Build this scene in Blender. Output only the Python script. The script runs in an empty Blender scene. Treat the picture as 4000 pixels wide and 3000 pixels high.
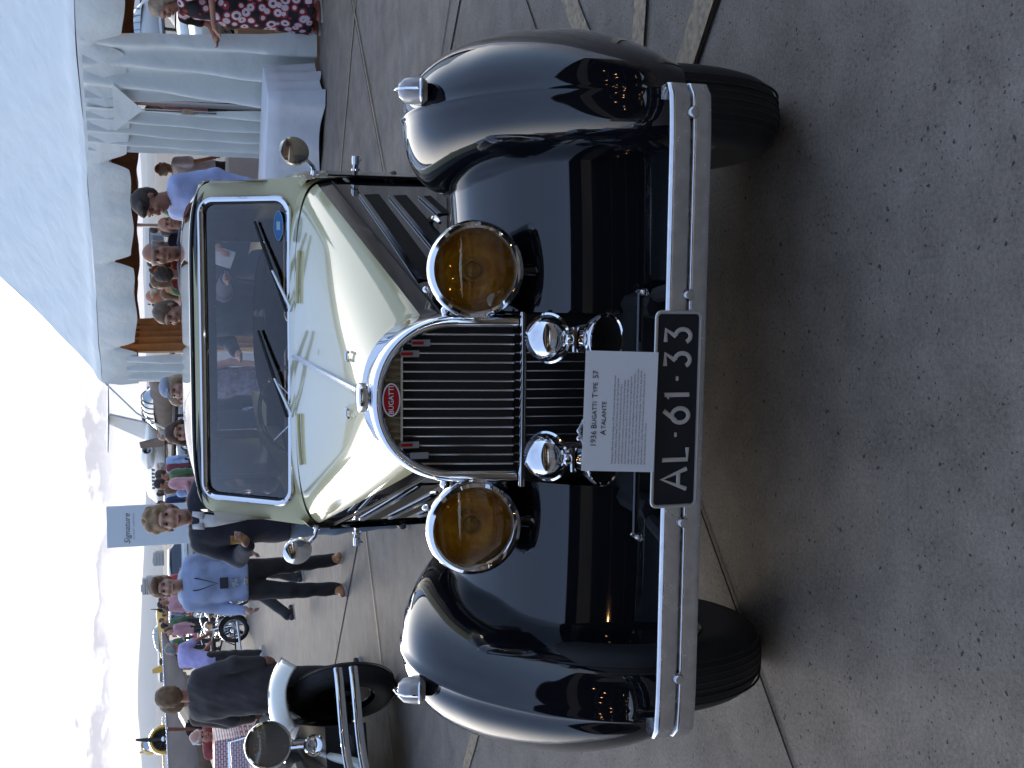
import bpy, bmesh, math, random
import numpy as np
from mathutils import Vector, Matrix
random.seed(7)
R = math.radians
sc = bpy.context.scene
COL = sc.collection
# ------------------------------------------------------------------ camera (phone held sideways: photo is turned 90 degrees)
PITCH = math.atan(1379 / 4500.0); ROLL = R(1.2); CAMH = 1.62
r0 = Vector((1, 0, 0)); fw = Vector((0, math.cos(PITCH), -math.sin(PITCH))); u0 = r0.cross(fw)
cr = r0 * math.cos(ROLL) - u0 * math.sin(ROLL)
cu = r0 * math.sin(ROLL) + u0 * math.cos(ROLL)
cam = bpy.data.objects.new('camera', bpy.data.cameras.new('camera'))
cam.data.sensor_fit = 'HORIZONTAL'; cam.data.sensor_width = 36; cam.data.lens = 36 * 4500 / 4000.0
cam.data.clip_start = 0.05; cam.data.clip_end = 60000
cam.matrix_world = Matrix(((-cu.x, cr.x, -fw.x, 0), (-cu.y, cr.y, -fw.y, 0), (-cu.z, cr.z, -fw.z, CAMH), (0, 0, 0, 1)))
cam.data.dof.use_dof = False
COL.objects.link(cam); sc.camera = cam
# ------------------------------------------------------------------ world, sun, exposure
SUN_EL = R(9); SUN_AZ = R(-16)          # azimuth from +Y towards +X
W = bpy.data.worlds.new('World'); sc.world = W; W.use_nodes = True
nt = W.node_tree; nt.nodes.clear()
def N(tree, typ, **kw):
    n = tree.nodes.new(typ)
    for k, v in kw.items():
        if k.startswith('i_'):
            n.inputs[k[2:].replace('_', ' ')].default_value = v
        else: setattr(n, k, v)
    return n
sky = N(nt, 'ShaderNodeTexSky', sky_type='NISHITA', sun_disc=False, sun_elevation=SUN_EL, sun_rotation=SUN_AZ % (2 * math.pi),
        altitude=1300, air_density=1.0, dust_density=1.2, ozone_density=1.5)
bg = N(nt, 'ShaderNodeBackground'); bg.inputs['Strength'].default_value = 0.15
out = N(nt, 'ShaderNodeOutputWorld')
nt.links.new(sky.outputs[0], bg.inputs[0])
# clouds: a bank low over the hills and a bright thin veil above it on the sun's side
tc = N(nt, 'ShaderNodeTexCoord')
nrm = N(nt, 'ShaderNodeVectorMath', operation='NORMALIZE'); nt.links.new(tc.outputs['Generated'], nrm.inputs[0])
sep = N(nt, 'ShaderNodeSeparateXYZ'); nt.links.new(nrm.outputs[0], sep.inputs[0])
mp = N(nt, 'ShaderNodeMapping'); mp.inputs['Scale'].default_value = (16, 16, 46)
nt.links.new(nrm.outputs[0], mp.inputs['Vector'])
no = N(nt, 'ShaderNodeTexNoise'); no.inputs['Scale'].default_value = 1.0; no.inputs['Detail'].default_value = 9; no.inputs['Roughness'].default_value = 0.62
nt.links.new(mp.outputs[0], no.inputs['Vector'])
def math_(op, a, b=None, c=None, tree=nt):
    n = tree.nodes.new('ShaderNodeMath'); n.operation = op
    for i, v in enumerate((a, b, c)):
        if v is None: continue
        if isinstance(v, (int, float)): n.inputs[i].default_value = v
        else: tree.links.new(v, n.inputs[i])
    return n.outputs[0]
def sstep(v, a, b, tree=nt):
    n = tree.nodes.new('ShaderNodeMapRange'); n.interpolation_type = 'SMOOTHSTEP'; n.clamp = True
    tree.links.new(v, n.inputs['Value']); n.inputs['From Min'].default_value = a; n.inputs['From Max'].default_value = b
    return n.outputs[0]
z = sep.outputs['Z']
zz = math_('ADD', z, math_('MULTIPLY', math_('SUBTRACT', no.outputs[0], 0.5), 0.060))
lowfac = sstep(zz, 0.036, 0.047)                 # cloud edge about 2 degrees up
sd = (math.sin(SUN_AZ), math.cos(SUN_AZ), 0)
dt = N(nt, 'ShaderNodeVectorMath', operation='DOT_PRODUCT'); nt.links.new(nrm.outputs[0], dt.inputs[0]); dt.inputs[1].default_value = sd
side = sstep(dt.outputs['Value'], -0.1, 0.9)
topfade = sstep(z, 0.75, 0.16)
veil = math_('MULTIPLY', math_('MULTIPLY', lowfac, topfade), side)
bgc = N(nt, 'ShaderNodeBackground'); bgc.inputs['Strength'].default_value = 1.0
ramp = N(nt, 'ShaderNodeValToRGB')
ramp.color_ramp.elements[0].position = 0.46; ramp.color_ramp.elements[0].color = (0.185, 0.170, 0.180, 1)
ramp.color_ramp.elements[1].position = 0.66; ramp.color_ramp.elements[1].color = (1.0, 0.95, 0.88, 1)
nt.links.new(math_('ADD', no.outputs[0], math_('MULTIPLY', math_('SUBTRACT', z, 0.05), 7.0)), ramp.inputs[0]); nt.links.new(ramp.outputs[0], bgc.inputs[0])
mixs = N(nt, 'ShaderNodeMixShader')
nt.links.new(veil, mixs.inputs[0]); nt.links.new(bg.outputs[0], mixs.inputs[1]); nt.links.new(bgc.outputs[0], mixs.inputs[2])
# pale lilac and pink streaks under the bank
bgp = N(nt, 'ShaderNodeBackground'); bgp.inputs['Strength'].default_value = 0.165
mp2 = N(nt, 'ShaderNodeMapping'); mp2.inputs['Scale'].default_value = (3, 3, 90); nt.links.new(nrm.outputs[0], mp2.inputs['Vector'])
no2 = N(nt, 'ShaderNodeTexNoise'); no2.inputs['Scale'].default_value = 1.0; no2.inputs['Detail'].default_value = 4
nt.links.new(mp2.outputs[0], no2.inputs['Vector'])
ramp2 = N(nt, 'ShaderNodeValToRGB')
ramp2.color_ramp.elements[0].position = 0.4; ramp2.color_ramp.elements[0].color = (0.97, 0.96, 1.05, 1)
ramp2.color_ramp.elements[1].position = 0.66; ramp2.color_ramp.elements[1].color = (1.35, 1.05, 0.92, 1)
nt.links.new(no2.outputs[0], ramp2.inputs[0]); nt.links.new(ramp2.outputs[0], bgp.inputs[0])
mixp = N(nt, 'ShaderNodeMixShader')
pf = math_('MULTIPLY', sstep(z, 0.30, 0.06), 0.92)
nt.links.new(pf, mixp.inputs[0]); nt.links.new(bg.outputs[0], mixp.inputs[1]); nt.links.new(bgp.outputs[0], mixp.inputs[2])
# thin grey high cloud over the whole sky
bgh = N(nt, 'ShaderNodeBackground'); bgh.inputs['Color'].default_value = (0.195, 0.245, 0.375, 1); bgh.inputs['Strength'].default_value = 1.0
mp3 = N(nt, 'ShaderNodeMapping'); mp3.inputs['Scale'].default_value = (2.0, 2.0, 5.0); nt.links.new(nrm.outputs[0], mp3.inputs['Vector'])
no3 = N(nt, 'ShaderNodeTexNoise'); no3.inputs['Scale'].default_value = 1.0; no3.inputs['Detail'].default_value = 3; nt.links.new(mp3.outputs[0], no3.inputs['Vector'])
mixh = N(nt, 'ShaderNodeMixShader'); nt.links.new(math_('MULTIPLY_ADD', no3.outputs[0], 0.5, 0.22), mixh.inputs[0])
nt.links.new(mixp.outputs[0], mixh.inputs[1]); nt.links.new(bgh.outputs[0], mixh.inputs[2])
nt.links.new(mixh.outputs[0], mixs.inputs[1])
nt.links.new(mixs.outputs[0], out.inputs[0])
sun = bpy.data.lights.new('sun', 'SUN'); sun.energy = 0.5; sun.angle = R(14); sun.color = (1.0, 0.90, 0.78)
so = bpy.data.objects.new('sun', sun); COL.objects.link(so)
sdir = Vector((math.sin(SUN_AZ) * math.cos(SUN_EL), math.cos(SUN_AZ) * math.cos(SUN_EL), math.sin(SUN_EL)))
so.rotation_euler = sdir.to_track_quat('Z', 'Y').to_euler()
so.location = (-10, 30, 12)
sc.view_settings.view_transform = 'Standard'; sc.view_settings.look = 'None'
sc.view_settings.exposure = 1.9; sc.view_settings.gamma = 1.0; sc.view_settings.use_curve_mapping = False
sc.cycles.max_bounces = 8; sc.cycles.transparent_max_bounces = 12; sc.cycles.volume_bounces = 0
sc.cycles.use_denoising = True
sc.cycles.caustics_reflective = False; sc.cycles.caustics_refractive = False
# ------------------------------------------------------------------ helpers
def tag(o, label=None, cat=None, group=None, kind=None):
    if label: o['label'] = label
    if cat: o['category'] = cat
    if group: o['group'] = group
    if kind: o['kind'] = kind
    return o
def empty(name, loc=(0, 0, 0), rz=0.0, label=None, cat=None, group=None, parent=None):
    o = bpy.data.objects.new(name, None); COL.objects.link(o)
    o.location = loc; o.rotation_euler = (0, 0, rz); o.empty_display_size = 0.2
    if parent: o.parent = parent
    return tag(o, label, cat, group)
def copy_tree(o, parent=None):
    c = o.copy(); COL.objects.link(c)
    if parent: c.parent = parent
    for ch in list(o.children): copy_tree(ch, c)
    return c
MATS = {}
def mat(name, col=(0.5, 0.5, 0.5), rough=0.5, metal=0.0, coat=0.0, spec=0.5, var=0.0, vscale=6.0, bump=0.0, bscale=40.0,
        trans=0.0, ior=1.45, emis=None, estr=0.0, sheen=0.0, alpha=1.0, col2=None, rvar=0.0, bdist=0.002, detail=6, stretch=(1, 1, 1)):
    if name in MATS: return MATS[name]
    m = bpy.data.materials.new(name); m.use_nodes = True; t = m.node_tree
    b = t.nodes['Principled BSDF']; I = b.inputs
    I['Base Color'].default_value = (*col, 1); I['Roughness'].default_value = rough; I['Metallic'].default_value = metal
    I['Coat Weight'].default_value = coat; I['Coat Roughness'].default_value = 0.03; I['Specular IOR Level'].default_value = spec
    I['Transmission Weight'].default_value = trans; I['IOR'].default_value = ior; I['Alpha'].default_value = alpha
    I['Sheen Weight'].default_value = sheen
    if emis: I['Emission Color'].default_value = (*emis, 1); I['Emission Strength'].default_value = estr
    tcn = t.nodes.new('ShaderNodeTexCoord'); mpn = t.nodes.new('ShaderNodeMapping'); mpn.inputs['Scale'].default_value = stretch
    t.links.new(tcn.outputs['Object'], mpn.inputs['Vector'])
    if var > 0 or col2 or rvar > 0:
        n = t.nodes.new('ShaderNodeTexNoise'); n.inputs['Scale'].default_value = vscale; n.inputs['Detail'].default_value = detail
        t.links.new(mpn.outputs[0], n.inputs['Vector'])
        if var > 0 or col2:
            rp = t.nodes.new('ShaderNodeValToRGB'); e = rp.color_ramp.elements
            e[0].position = 0.32; e[1].position = 0.68
            c2 = col2 if col2 else tuple(min(1, c * (1 + var)) for c in col)
            e[0].color = (*(col if col2 else tuple(c * (1 - var) for c in col)), 1); e[1].color = (*c2, 1)
            t.links.new(n.outputs[0], rp.inputs[0]); t.links.new(rp.outputs[0], I['Base Color'])
        if rvar > 0:
            mr = t.nodes.new('ShaderNodeMapRange'); mr.inputs['To Min'].default_value = max(0, rough - rvar); mr.inputs['To Max'].default_value = rough + rvar
            mr.inputs['From Min'].default_value = 0.3; mr.inputs['From Max'].default_value = 0.7
            t.links.new(n.outputs[0], mr.inputs['Value']); t.links.new(mr.outputs[0], I['Roughness'])
    if bump > 0:
        n2 = t.nodes.new('ShaderNodeTexNoise'); n2.inputs['Scale'].default_value = bscale; n2.inputs['Detail'].default_value = 5
        t.links.new(mpn.outputs[0], n2.inputs['Vector'])
        bp = t.nodes.new('ShaderNodeBump'); bp.inputs['Strength'].default_value = bump; bp.inputs['Distance'].default_value = bdist
        t.links.new(n2.outputs[0], bp.inputs['Height']); t.links.new(bp.outputs[0], I['Normal'])
    MATS[name] = m; return m
class MB:
    """collects shapes and links them as one mesh object"""
    def __init__(s): s.v = []; s.f = []; s.mi = []; s.cur = 0; s.M = Matrix.Identity(4)
    def at(s, M): s.M = M; return s
    def addv(s, p):
        q = s.M @ Vector(p); s.v.append((q.x, q.y, q.z)); return len(s.v) - 1
    def addf(s, ids): s.f.append(tuple(ids)); s.mi.append(s.cur)
    def grid(s, P, cu=False, cv=False, cap0=False, cap1=False, flip=False):
        n = len(P); m = len(P[0]); ids = [[s.addv(p) for p in row] for row in P]
        for i in range(n if cu else n - 1):
            for j in range(m if cv else m - 1):
                a, b, c, d = ids[i][j], ids[i][(j + 1) % m], ids[(i + 1) % n][(j + 1) % m], ids[(i + 1) % n][j]
                s.addf((d, c, b, a) if flip else (a, b, c, d))
        if cap0: s.addf(ids[0] if flip else ids[0][::-1])
        if cap1: s.addf(ids[-1][::-1] if flip else ids[-1])
        return s
    def box(s, c, d, rot=None, taper=1.0):
        x, y, z = d[0] / 2, d[1] / 2, d[2] / 2; c = Vector(c); Rm = rot if rot is not None else Matrix.Identity(3)
        ids = []
        for k, (sx, sy, sz) in enumerate([(-1, -1, -1), (1, -1, -1), (1, 1, -1), (-1, 1, -1), (-1, -1, 1), (1, -1, 1), (1, 1, 1), (-1, 1, 1)]):
            t = taper if sz > 0 else 1.0
            ids.append(s.addv(c + Rm @ Vector((sx * x * t, sy * y * t, sz * z))))
        for f in ((0, 3, 2, 1), (4, 5, 6, 7), (0, 1, 5, 4), (1, 2, 6, 5), (2, 3, 7, 6), (3, 0, 4, 7)): s.addf([ids[i] for i in f])
        return s
    def tube(s, path, rad, seg=10, caps=True, closed=False, flat=None):
        """round tube along a path; rad a number or a list; flat=(axis, factor) squashes the section"""
        P = [Vector(p) for p in path]; n = len(P); rows = []
        prev = None
        for i, p in enumerate(P):
            if closed: t = (P[(i + 1) % n] - P[i - 1])
            else: t = (P[min(i + 1, n - 1)] - P[max(i - 1, 0)])
            if t.length < 1e-9: t = Vector((0, 0, 1))
            t.normalize()
            if prev is None:
                a = Vector((0, 0, 1)) if abs(t.z) < 0.9 else Vector((1, 0, 0)); nrm_ = t.cross(a).normalized()
            else:
                nrm_ = prev - t * prev.dot(t)
                if nrm_.length < 1e-6: nrm_ = t.orthogonal()
                nrm_.normalize()
            prev = nrm_; bn = t.cross(nrm_)
            r_ = rad[i] if isinstance(rad, (list, tuple)) else rad
            row = []
            for k in range(seg):
                a = 2 * math.pi * k / seg
                off = (nrm_ * math.cos(a) + bn * math.sin(a)) * r_
                if flat: ax = Vector(flat[0]); off = off - ax * off.dot(ax) * (1 - flat[1])
                row.append(p + off)
            rows.append(row)
        s.grid(rows, cu=closed, cv=True, cap0=caps and not closed, cap1=caps and not closed, flip=True)
        return s
    def lathe(s, prof, c=(0, 0, 0), axis='z', seg=32, M=None, sc_=(1, 1, 1)):
        rows = []
        for r_, h in prof:
            row = []
            for k in range(seg):
                a = 2 * math.pi * k / seg; x, y, z_ = r_ * math.cos(a) * sc_[0], r_ * math.sin(a) * sc_[1], h * sc_[2]
                if axis == 'z': p = Vector((x, y, z_))
                elif axis == 'y': p = Vector((x, z_, y))
                else: p = Vector((z_, x, y))
                if M is not None: p = M @ p
                row.append(Vector(c) + p)
            rows.append(row)
        s.grid(rows, cv=True, flip=(axis == 'z' or axis == 'x'))
        return s
    def poly(s, pts, ext=None):
        ids = [s.addv(p) for p in pts]
        if ext is None: s.addf(ids); return s
        e = Vector(ext); id2 = [s.addv(Vector(p) + e) for p in pts]; n = len(pts)
        s.addf(ids[::-1]); s.addf(id2)
        for i in range(n): s.addf((ids[i], ids[(i + 1) % n], id2[(i + 1) % n], id2[i]))
        return s
    def sphere(s, c, r_, seg=14, rings=9):
        rr_ = r_ if isinstance(r_, (tuple, list)) else (r_, r_, r_)
        rows = []
        for i in range(rings + 1):
            a = math.pi * i / rings; 
            rows.append([(c[0] + rr_[0] * math.sin(a) * math.cos(2 * math.pi * k / seg), c[1] + rr_[1] * math.sin(a) * math.sin(2 * math.pi * k / seg), c[2] + rr_[2] * math.cos(a)) for k in range(seg)])
        s.grid(rows, cv=True, flip=False)
        return s
    def text(s, body, M, size=1.0, ext=0.0, align='CENTER', spacing=1.0):
        cv_ = bpy.data.curves.new('txt', 'FONT'); cv_.body = body; cv_.size = size; cv_.extrude = ext; cv_.align_x = align; cv_.space_character = spacing
        cv_.resolution_u = 2; cv_.align_y = 'CENTER'
        ob = bpy.data.objects.new('txt', cv_); COL.objects.link(ob)
        me = bpy.data.meshes.new_from_object(ob, depsgraph=bpy.context.evaluated_depsgraph_get())
        off = len(s.v); old = s.M; s.M = old @ M
        for v in me.vertices: s.addv(v.co)
        for p in me.polygons: s.addf([off + i for i in p.vertices])
        s.M = old
        bpy.data.objects.remove(ob); bpy.data.curves.remove(cv_); bpy.data.meshes.remove(me)
        return s
    def caps(s, runs, M, ext=0.0002, gap=0.0):
        """runs of text of different size set one after the other, centred on M"""
        meas = []
        for body, size in runs:
            cv_ = bpy.data.curves.new('m', 'FONT'); cv_.body = body; cv_.size = size; ob = bpy.data.objects.new('m', cv_); COL.objects.link(ob); bpy.context.view_layer.update()
            meas.append(ob.dimensions.x + size * 0.10); bpy.data.objects.remove(ob); bpy.data.curves.remove(cv_)
        tot = sum(w + (gap if r_[0].startswith(' ') else 0) for w, r_ in zip(meas, runs)); x = -tot / 2
        for w, (body, size) in zip(meas, runs):
            if body == ' ': x += size * .45; continue
            s.text(body, M @ Tm(x, size * 0.0, 0), size, ext, align='LEFT'); x += w
        return s
    def build(s, name, mats, parent=None, smooth=True, sharp=35, bevel=0.0, weld=True, solid=0.0, subd=0, soff=-1):
        me = bpy.data.meshes.new(name); me.from_pydata(s.v, [], s.f); me.update()
        ms = mats if isinstance(mats, (list, tuple)) else [mats]
        for m in ms: me.materials.append(m)
        if len(ms) > 1: me.polygons.foreach_set('material_index', s.mi)
        if weld:
            bm = bmesh.new(); bm.from_mesh(me); bmesh.ops.remove_doubles(bm, verts=bm.verts, dist=1e-5)
            bmesh.ops.dissolve_degenerate(bm, edges=bm.edges, dist=1e-6)
            bm.to_mesh(me); bm.free()
        if smooth:
            me.polygons.foreach_set('use_smooth', [True] * len(me.polygons))
            try: me.set_sharp_from_angle(angle=R(sharp))
            except Exception: pass
        o = bpy.data.objects.new(name, me); COL.objects.link(o)
        if parent is not None: o.parent = parent
        if solid:
            md = o.modifiers.new('thick', 'SOLIDIFY'); md.thickness = solid; md.offset = soff
        if bevel:
            md = o.modifiers.new('bevel', 'BEVEL'); md.width = bevel; md.segments = 2; md.limit_method = 'ANGLE'; md.angle_limit = R(40)
        if subd:
            md = o.modifiers.new('sub', 'SUBSURF'); md.levels = subd; md.render_levels = subd
        return o
def interp(tab, x):
    """piecewise smooth table lookup; tab = [(x, v...), ...]"""
    if x <= tab[0][0]: return tab[0][1:]
    for a, b in zip(tab, tab[1:]):
        if x <= b[0]:
            t = (x - a[0]) / (b[0] - a[0])
            return tuple(p + (q - p) * t for p, q in zip(a[1:], b[1:]))
    return tab[-1][1:]
def catmull(P, n):
    """n points along a Catmull-Rom curve through P"""
    P = [Vector(p) for p in P]; Q = [P[0] * 2 - P[1]] + P + [P[-1] * 2 - P[-2]]; m = len(P) - 1; out_ = []
    for i in range(n):
        t = i / (n - 1) * m; k = min(int(t), m - 1); t -= k
        a, b, c, d = Q[k], Q[k + 1], Q[k + 2], Q[k + 3]
        out_.append(0.5 * ((2 * b) + (c - a) * t + (2 * a - 5 * b + 4 * c - d) * t * t + (3 * b - a - 3 * c + d) * t ** 3))
    return out_
def Tm(x, y, z_): return Matrix.Translation((x, y, z_))
def Rx(a): return Matrix.Rotation(a, 4, 'X')
def Ry(a): return Matrix.Rotation(a, 4, 'Y')
def Rz(a): return Matrix.Rotation(a, 4, 'Z')

def pane(name, tint, gloss=0.03, ior=1.5, boost=1.0, gcol=(1, 1, 1)):
    """thin pane: see-through tint with a mirror-like surface (no bending of the view)"""
    if name in MATS: return MATS[name]
    m = bpy.data.materials.new(name); m.use_nodes = True; t = m.node_tree; t.nodes.clear()
    o_ = t.nodes.new('ShaderNodeOutputMaterial'); tr = t.nodes.new('ShaderNodeBsdfTransparent'); tr.inputs[0].default_value = (*tint, 1)
    gl = t.nodes.new('ShaderNodeBsdfGlossy'); gl.inputs['Roughness'].default_value = gloss; gl.inputs['Color'].default_value = (*gcol, 1)
    fr = t.nodes.new('ShaderNodeFresnel'); fr.inputs['IOR'].default_value = ior
    mx = t.nodes.new('ShaderNodeMixShader'); t.links.new(math_('MULTIPLY', fr.outputs[0], boost, tree=t), mx.inputs[0]); t.links.new(tr.outputs[0], mx.inputs[1]); t.links.new(gl.outputs[0], mx.inputs[2]); t.links.new(mx.outputs[0], o_.inputs[0])
    MATS[name] = m; return m
# ------------------------------------------------------------------ ground
def ground_material():
    m = bpy.data.materials.new('apron_concrete'); m.use_nodes = True; t = m.node_tree; b = t.nodes['Principled BSDF']
    tcn = t.nodes.new('ShaderNodeTexCoord'); V = tcn.outputs['Object']
    def noise(s, d=6, r_=0.6, st=None):
        n = t.nodes.new('ShaderNodeTexNoise'); n.inputs['Scale'].default_value = s; n.inputs['Detail'].default_value = d; n.inputs['Roughness'].default_value = r_
        if st:
            q = t.nodes.new('ShaderNodeMapping'); q.inputs['Scale'].default_value = st; t.links.new(V, q.inputs['Vector']); t.links.new(q.outputs[0], n.inputs['Vector'])
        else: t.links.new(V, n.inputs['Vector'])
        return n.outputs[0]
    M = lambda op, a, b_=None, c=None: math_(op, a, b_, c, tree=t)
    big = noise(0.35, 4); mid = noise(5, 5, 0.65); fine = noise(90, 5, 0.72); grit = noise(260, 3, 0.7)
    wear = noise(1.0, 4, 0.6, (2.2, 0.35, 1))
    v = M('ADD', M('MULTIPLY', big, 0.26), M('MULTIPLY', mid, 0.36)); v = M('ADD', v, M('MULTIPLY', fine, 0.46)); v = M('ADD', v, M('MULTIPLY', grit, 0.30))
    v = M('ADD', v, M('MULTIPLY', wear, 0.18))
    rp = t.nodes.new('ShaderNodeValToRGB'); e = rp.color_ramp.elements
    e[0].position = 0.60; e[0].color = (0.080, 0.067, 0.054, 1); e[1].position = 0.93; e[1].color = (0.285, 0.243, 0.200, 1)
    t.links.new(v, rp.inputs[0])
    # pits: small irregular pop-outs of two sizes
    def pits(scale, lo, hi, keep):
        dist = t.nodes.new('ShaderNodeVectorMath'); dist.operation = 'ADD'; t.links.new(V, dist.inputs[0])
        nn = t.nodes.new('ShaderNodeTexNoise'); nn.inputs['Scale'].default_value = scale * 1.6; t.links.new(V, nn.inputs['Vector'])
        sc2 = t.nodes.new('ShaderNodeVectorMath'); sc2.operation = 'SCALE'; sc2.inputs['Scale'].default_value = 0.9 / scale
        t.links.new(nn.outputs['Color'], sc2.inputs[0]); t.links.new(sc2.outputs[0], dist.inputs[1])
        vo = t.nodes.new('ShaderNodeTexVoronoi'); vo.inputs['Scale'].default_value = scale; t.links.new(dist.outputs[0], vo.inputs['Vector'])
        sp = t.nodes.new('ShaderNodeSeparateColor'); t.links.new(vo.outputs['Color'], sp.inputs[0])
        pick = M('LESS_THAN', sp.outputs[0], keep)
        rad = M('MULTIPLY_ADD', sp.outputs[1], hi - lo, lo)
        inside = sstep(M('DIVIDE', vo.outputs['Distance'], rad), 1.0, 0.55, tree=t)
        return M('MULTIPLY', inside, pick)
    p = M('MAXIMUM', pits(38, 0.08, 0.26, 0.30), pits(85, 0.10, 0.30, 0.28))
    mx = t.nodes.new('ShaderNodeMix'); mx.data_type = 'RGBA'; mx.inputs['B'].default_value = (0.022, 0.022, 0.025, 1)
    t.links.new(M('MULTIPLY', p, 0.85), mx.inputs['Factor']); t.links.new(rp.outputs[0], mx.inputs['A'])
    t.links.new(mx.outputs['Result'], b.inputs['Base Color'])
    h = M('SUBTRACT', M('ADD', M('MULTIPLY', fine, 0.5), M('MULTIPLY', grit, 0.35)), M('MULTIPLY', p, 0.9))
    bp = t.nodes.new('ShaderNodeBump'); bp.inputs['Strength'].default_value = 0.75; bp.inputs['Distance'].default_value = 0.006
    t.links.new(h, bp.inputs['Height']); t.links.new(bp.outputs[0], b.inputs['Normal'])
    b.inputs['Roughness'].default_value = 0.78; b.inputs['Specular IOR Level'].default_value = 0.3
    return m
g = MB(); rows = []
for y in (-60, -10, 5, 20, 60, 200, 700, 3000, 16000): rows.append([(x, y, 0) for x in (-16000, -3000, -400, -50, 0, 50, 400, 3000, 16000)])
g.grid(rows, flip=True)
ground = g.build('ground', ground_material(), smooth=False); tag(ground, kind='structure')
M_paint = mat('worn_line_paint', (0.38, 0.28, 0.16), 0.7, var=0.0, col2=(0.15, 0.125, 0.10), vscale=38, bump=0.5, bscale=160)
M_joint = mat('joint_sealant', (0.028, 0.026, 0.025), 1.0, spec=0.0, var=0.4, vscale=20)
def strip(name, pts, w, m, z_=0.004):
    b = MB(); P = []
    n = 14
    for (x0, y0), (x1, y1) in zip(pts, pts[1:]):
        for i in range(n): P.append(Vector((x0 + (x1 - x0) * i / n, y0 + (y1 - y0) * i / n)))
    P.append(Vector(pts[-1])); a, c = [], []
    for i, p in enumerate(P):
        t = (P[min(i + 1, len(P) - 1)] - P[max(i - 1, 0)]).normalized(); nn = Vector((-t.y, t.x)); j = random.uniform(.85, 1.15) if w < 0.05 else random.uniform(.96, 1.04)
        a.append((p.x + nn.x * w / 2 * j, p.y + nn.y * w / 2 * j, z_)); c.append((p.x - nn.x * w / 2 * j, p.y - nn.y * w / 2 * j, z_))
    b.grid([a, c], flip=False); o = b.build(name, m, smooth=False); tag(o, kind='structure'); return o
def ext(a, b, s0, s1):
    d = (b[0] - a[0], b[1] - a[1]); return [(a[0] - d[0] * s0, a[1] - d[1] * s0), (b[0] + d[0] * s1, b[1] + d[1] * s1)]
strip('pavement_joint', ext((-1.17, 9.73), (-2.61, 11.33), 3, 6), 0.024, M_joint)
strip('pavement_joint', ext((-0.35, 3.33), (-1.05, 2.76), 1, 3.2), 0.009, M_joint)
strip('pavement_joint', ext((3.26, 9.66), (1.62, 8.43), 2.0, 1.6), 0.022, M_joint)
strip('pavement_joint', ext((2.18, 6.31), (1.93, 6.54), 4, 3), 0.009, M_joint)
strip('pavement_joint', ext((1.73, 4.93), (1.52, 4.77), 6, 3), 0.009, M_joint)
strip('pavement_joint', ext((1.10, 3.12), (0.95, 3.27), 3, 1), 0.010, M_joint)
strip('painted_line', ext((-1.17, 9.52), (-2.84, 8.48), 0.6, 1.5), 0.034, M_paint, 0.008)
strip('painted_line', ext((3.19, 9.44), (2.0, 10.41), 1.2, 1.5), 0.035, M_paint, 0.008)
strip('painted_line', ext((3.26, 9.60), (1.62, 8.37), 2.0, 1.3), 0.03, M_paint, 0.012)
strip('painted_line', ext((1.55, 4.37), (1.36, 4.22), 4, 2.4), 0.11, M_paint, 0.008)
strip('painted_line', ext((1.31, 3.65), (1.12, 3.69), 5, 1.4), 0.10, M_paint, 0.012)
strip('painted_line', ext((1.17, 3.15), (1.01, 3.30), 4, 1.2), 0.12, M_paint, 0.016)
strip('painted_line', [(-2.2, 6.35), (-1.75, 5.95)], 0.09, M_paint, 0.008)
# ------------------------------------------------------------------ the open hangar behind the photographer (seen mirrored in paint and chrome)
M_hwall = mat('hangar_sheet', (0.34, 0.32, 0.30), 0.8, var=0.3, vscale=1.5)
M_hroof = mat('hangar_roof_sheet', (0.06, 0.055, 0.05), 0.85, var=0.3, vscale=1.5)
M_bulb = mat('lit_bulb', (1, .7, .4), 0.4, emis=(1.0, 0.55, 0.22), estr=26)
hg = empty('hangar', (0, -4.6, 0), 0, 'dark open fronted hangar behind the photographer', 'building')
b = MB()
HX, HB, HH = 30.0, -24.0, 6.4
b.box((0, HB, HH / 2), (2 * HX, 0.2, HH)); b.box((-HX, HB / 2, HH / 2), (0.2, -HB, HH)); b.box((HX, HB / 2, HH / 2), (0.2, -HB, HH))
b.build('wall', M_hwall, hg, smooth=False)
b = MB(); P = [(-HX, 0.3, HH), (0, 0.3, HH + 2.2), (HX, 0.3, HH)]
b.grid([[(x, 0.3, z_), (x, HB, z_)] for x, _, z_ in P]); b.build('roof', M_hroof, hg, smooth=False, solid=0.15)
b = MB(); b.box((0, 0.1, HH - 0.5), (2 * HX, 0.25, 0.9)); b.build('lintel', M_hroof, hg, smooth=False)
for i in range(6):
    b = MB(); y = -3 - i * 3.8
    b.tube([(-HX, y, HH - .1), (-HX / 2, y, HH + 1.0), (0, y, HH + 2.0), (HX / 2, y, HH + 1.0), (HX, y, HH - .1)], 0.08, 6)
    b.build('rafter', M_hwall, hg)
for k, yy in enumerate((-1.5, -7.0)):
    ls = empty('string_lights', (0, yy - 4.0, 0), 0, ('string of warm bulbs inside the hangar mouth', 'string of warm bulbs deeper in the hangar')[k], 'string lights')
    pts = [(x, 0, 4.6 - k * 0.5 + 0.35 * math.cos(x * 1.6)) for x in np.linspace(-9, 9, 46)]
    b = MB(); b.tube(pts, 0.008, 5); b.build('cable', M_joint, ls)
    for p in pts[::6]:
        b = MB(); b.sphere((p[0], p[1], p[2] - .06), 0.045, 8, 6); b.build('bulb', M_bulb, ls)
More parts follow.
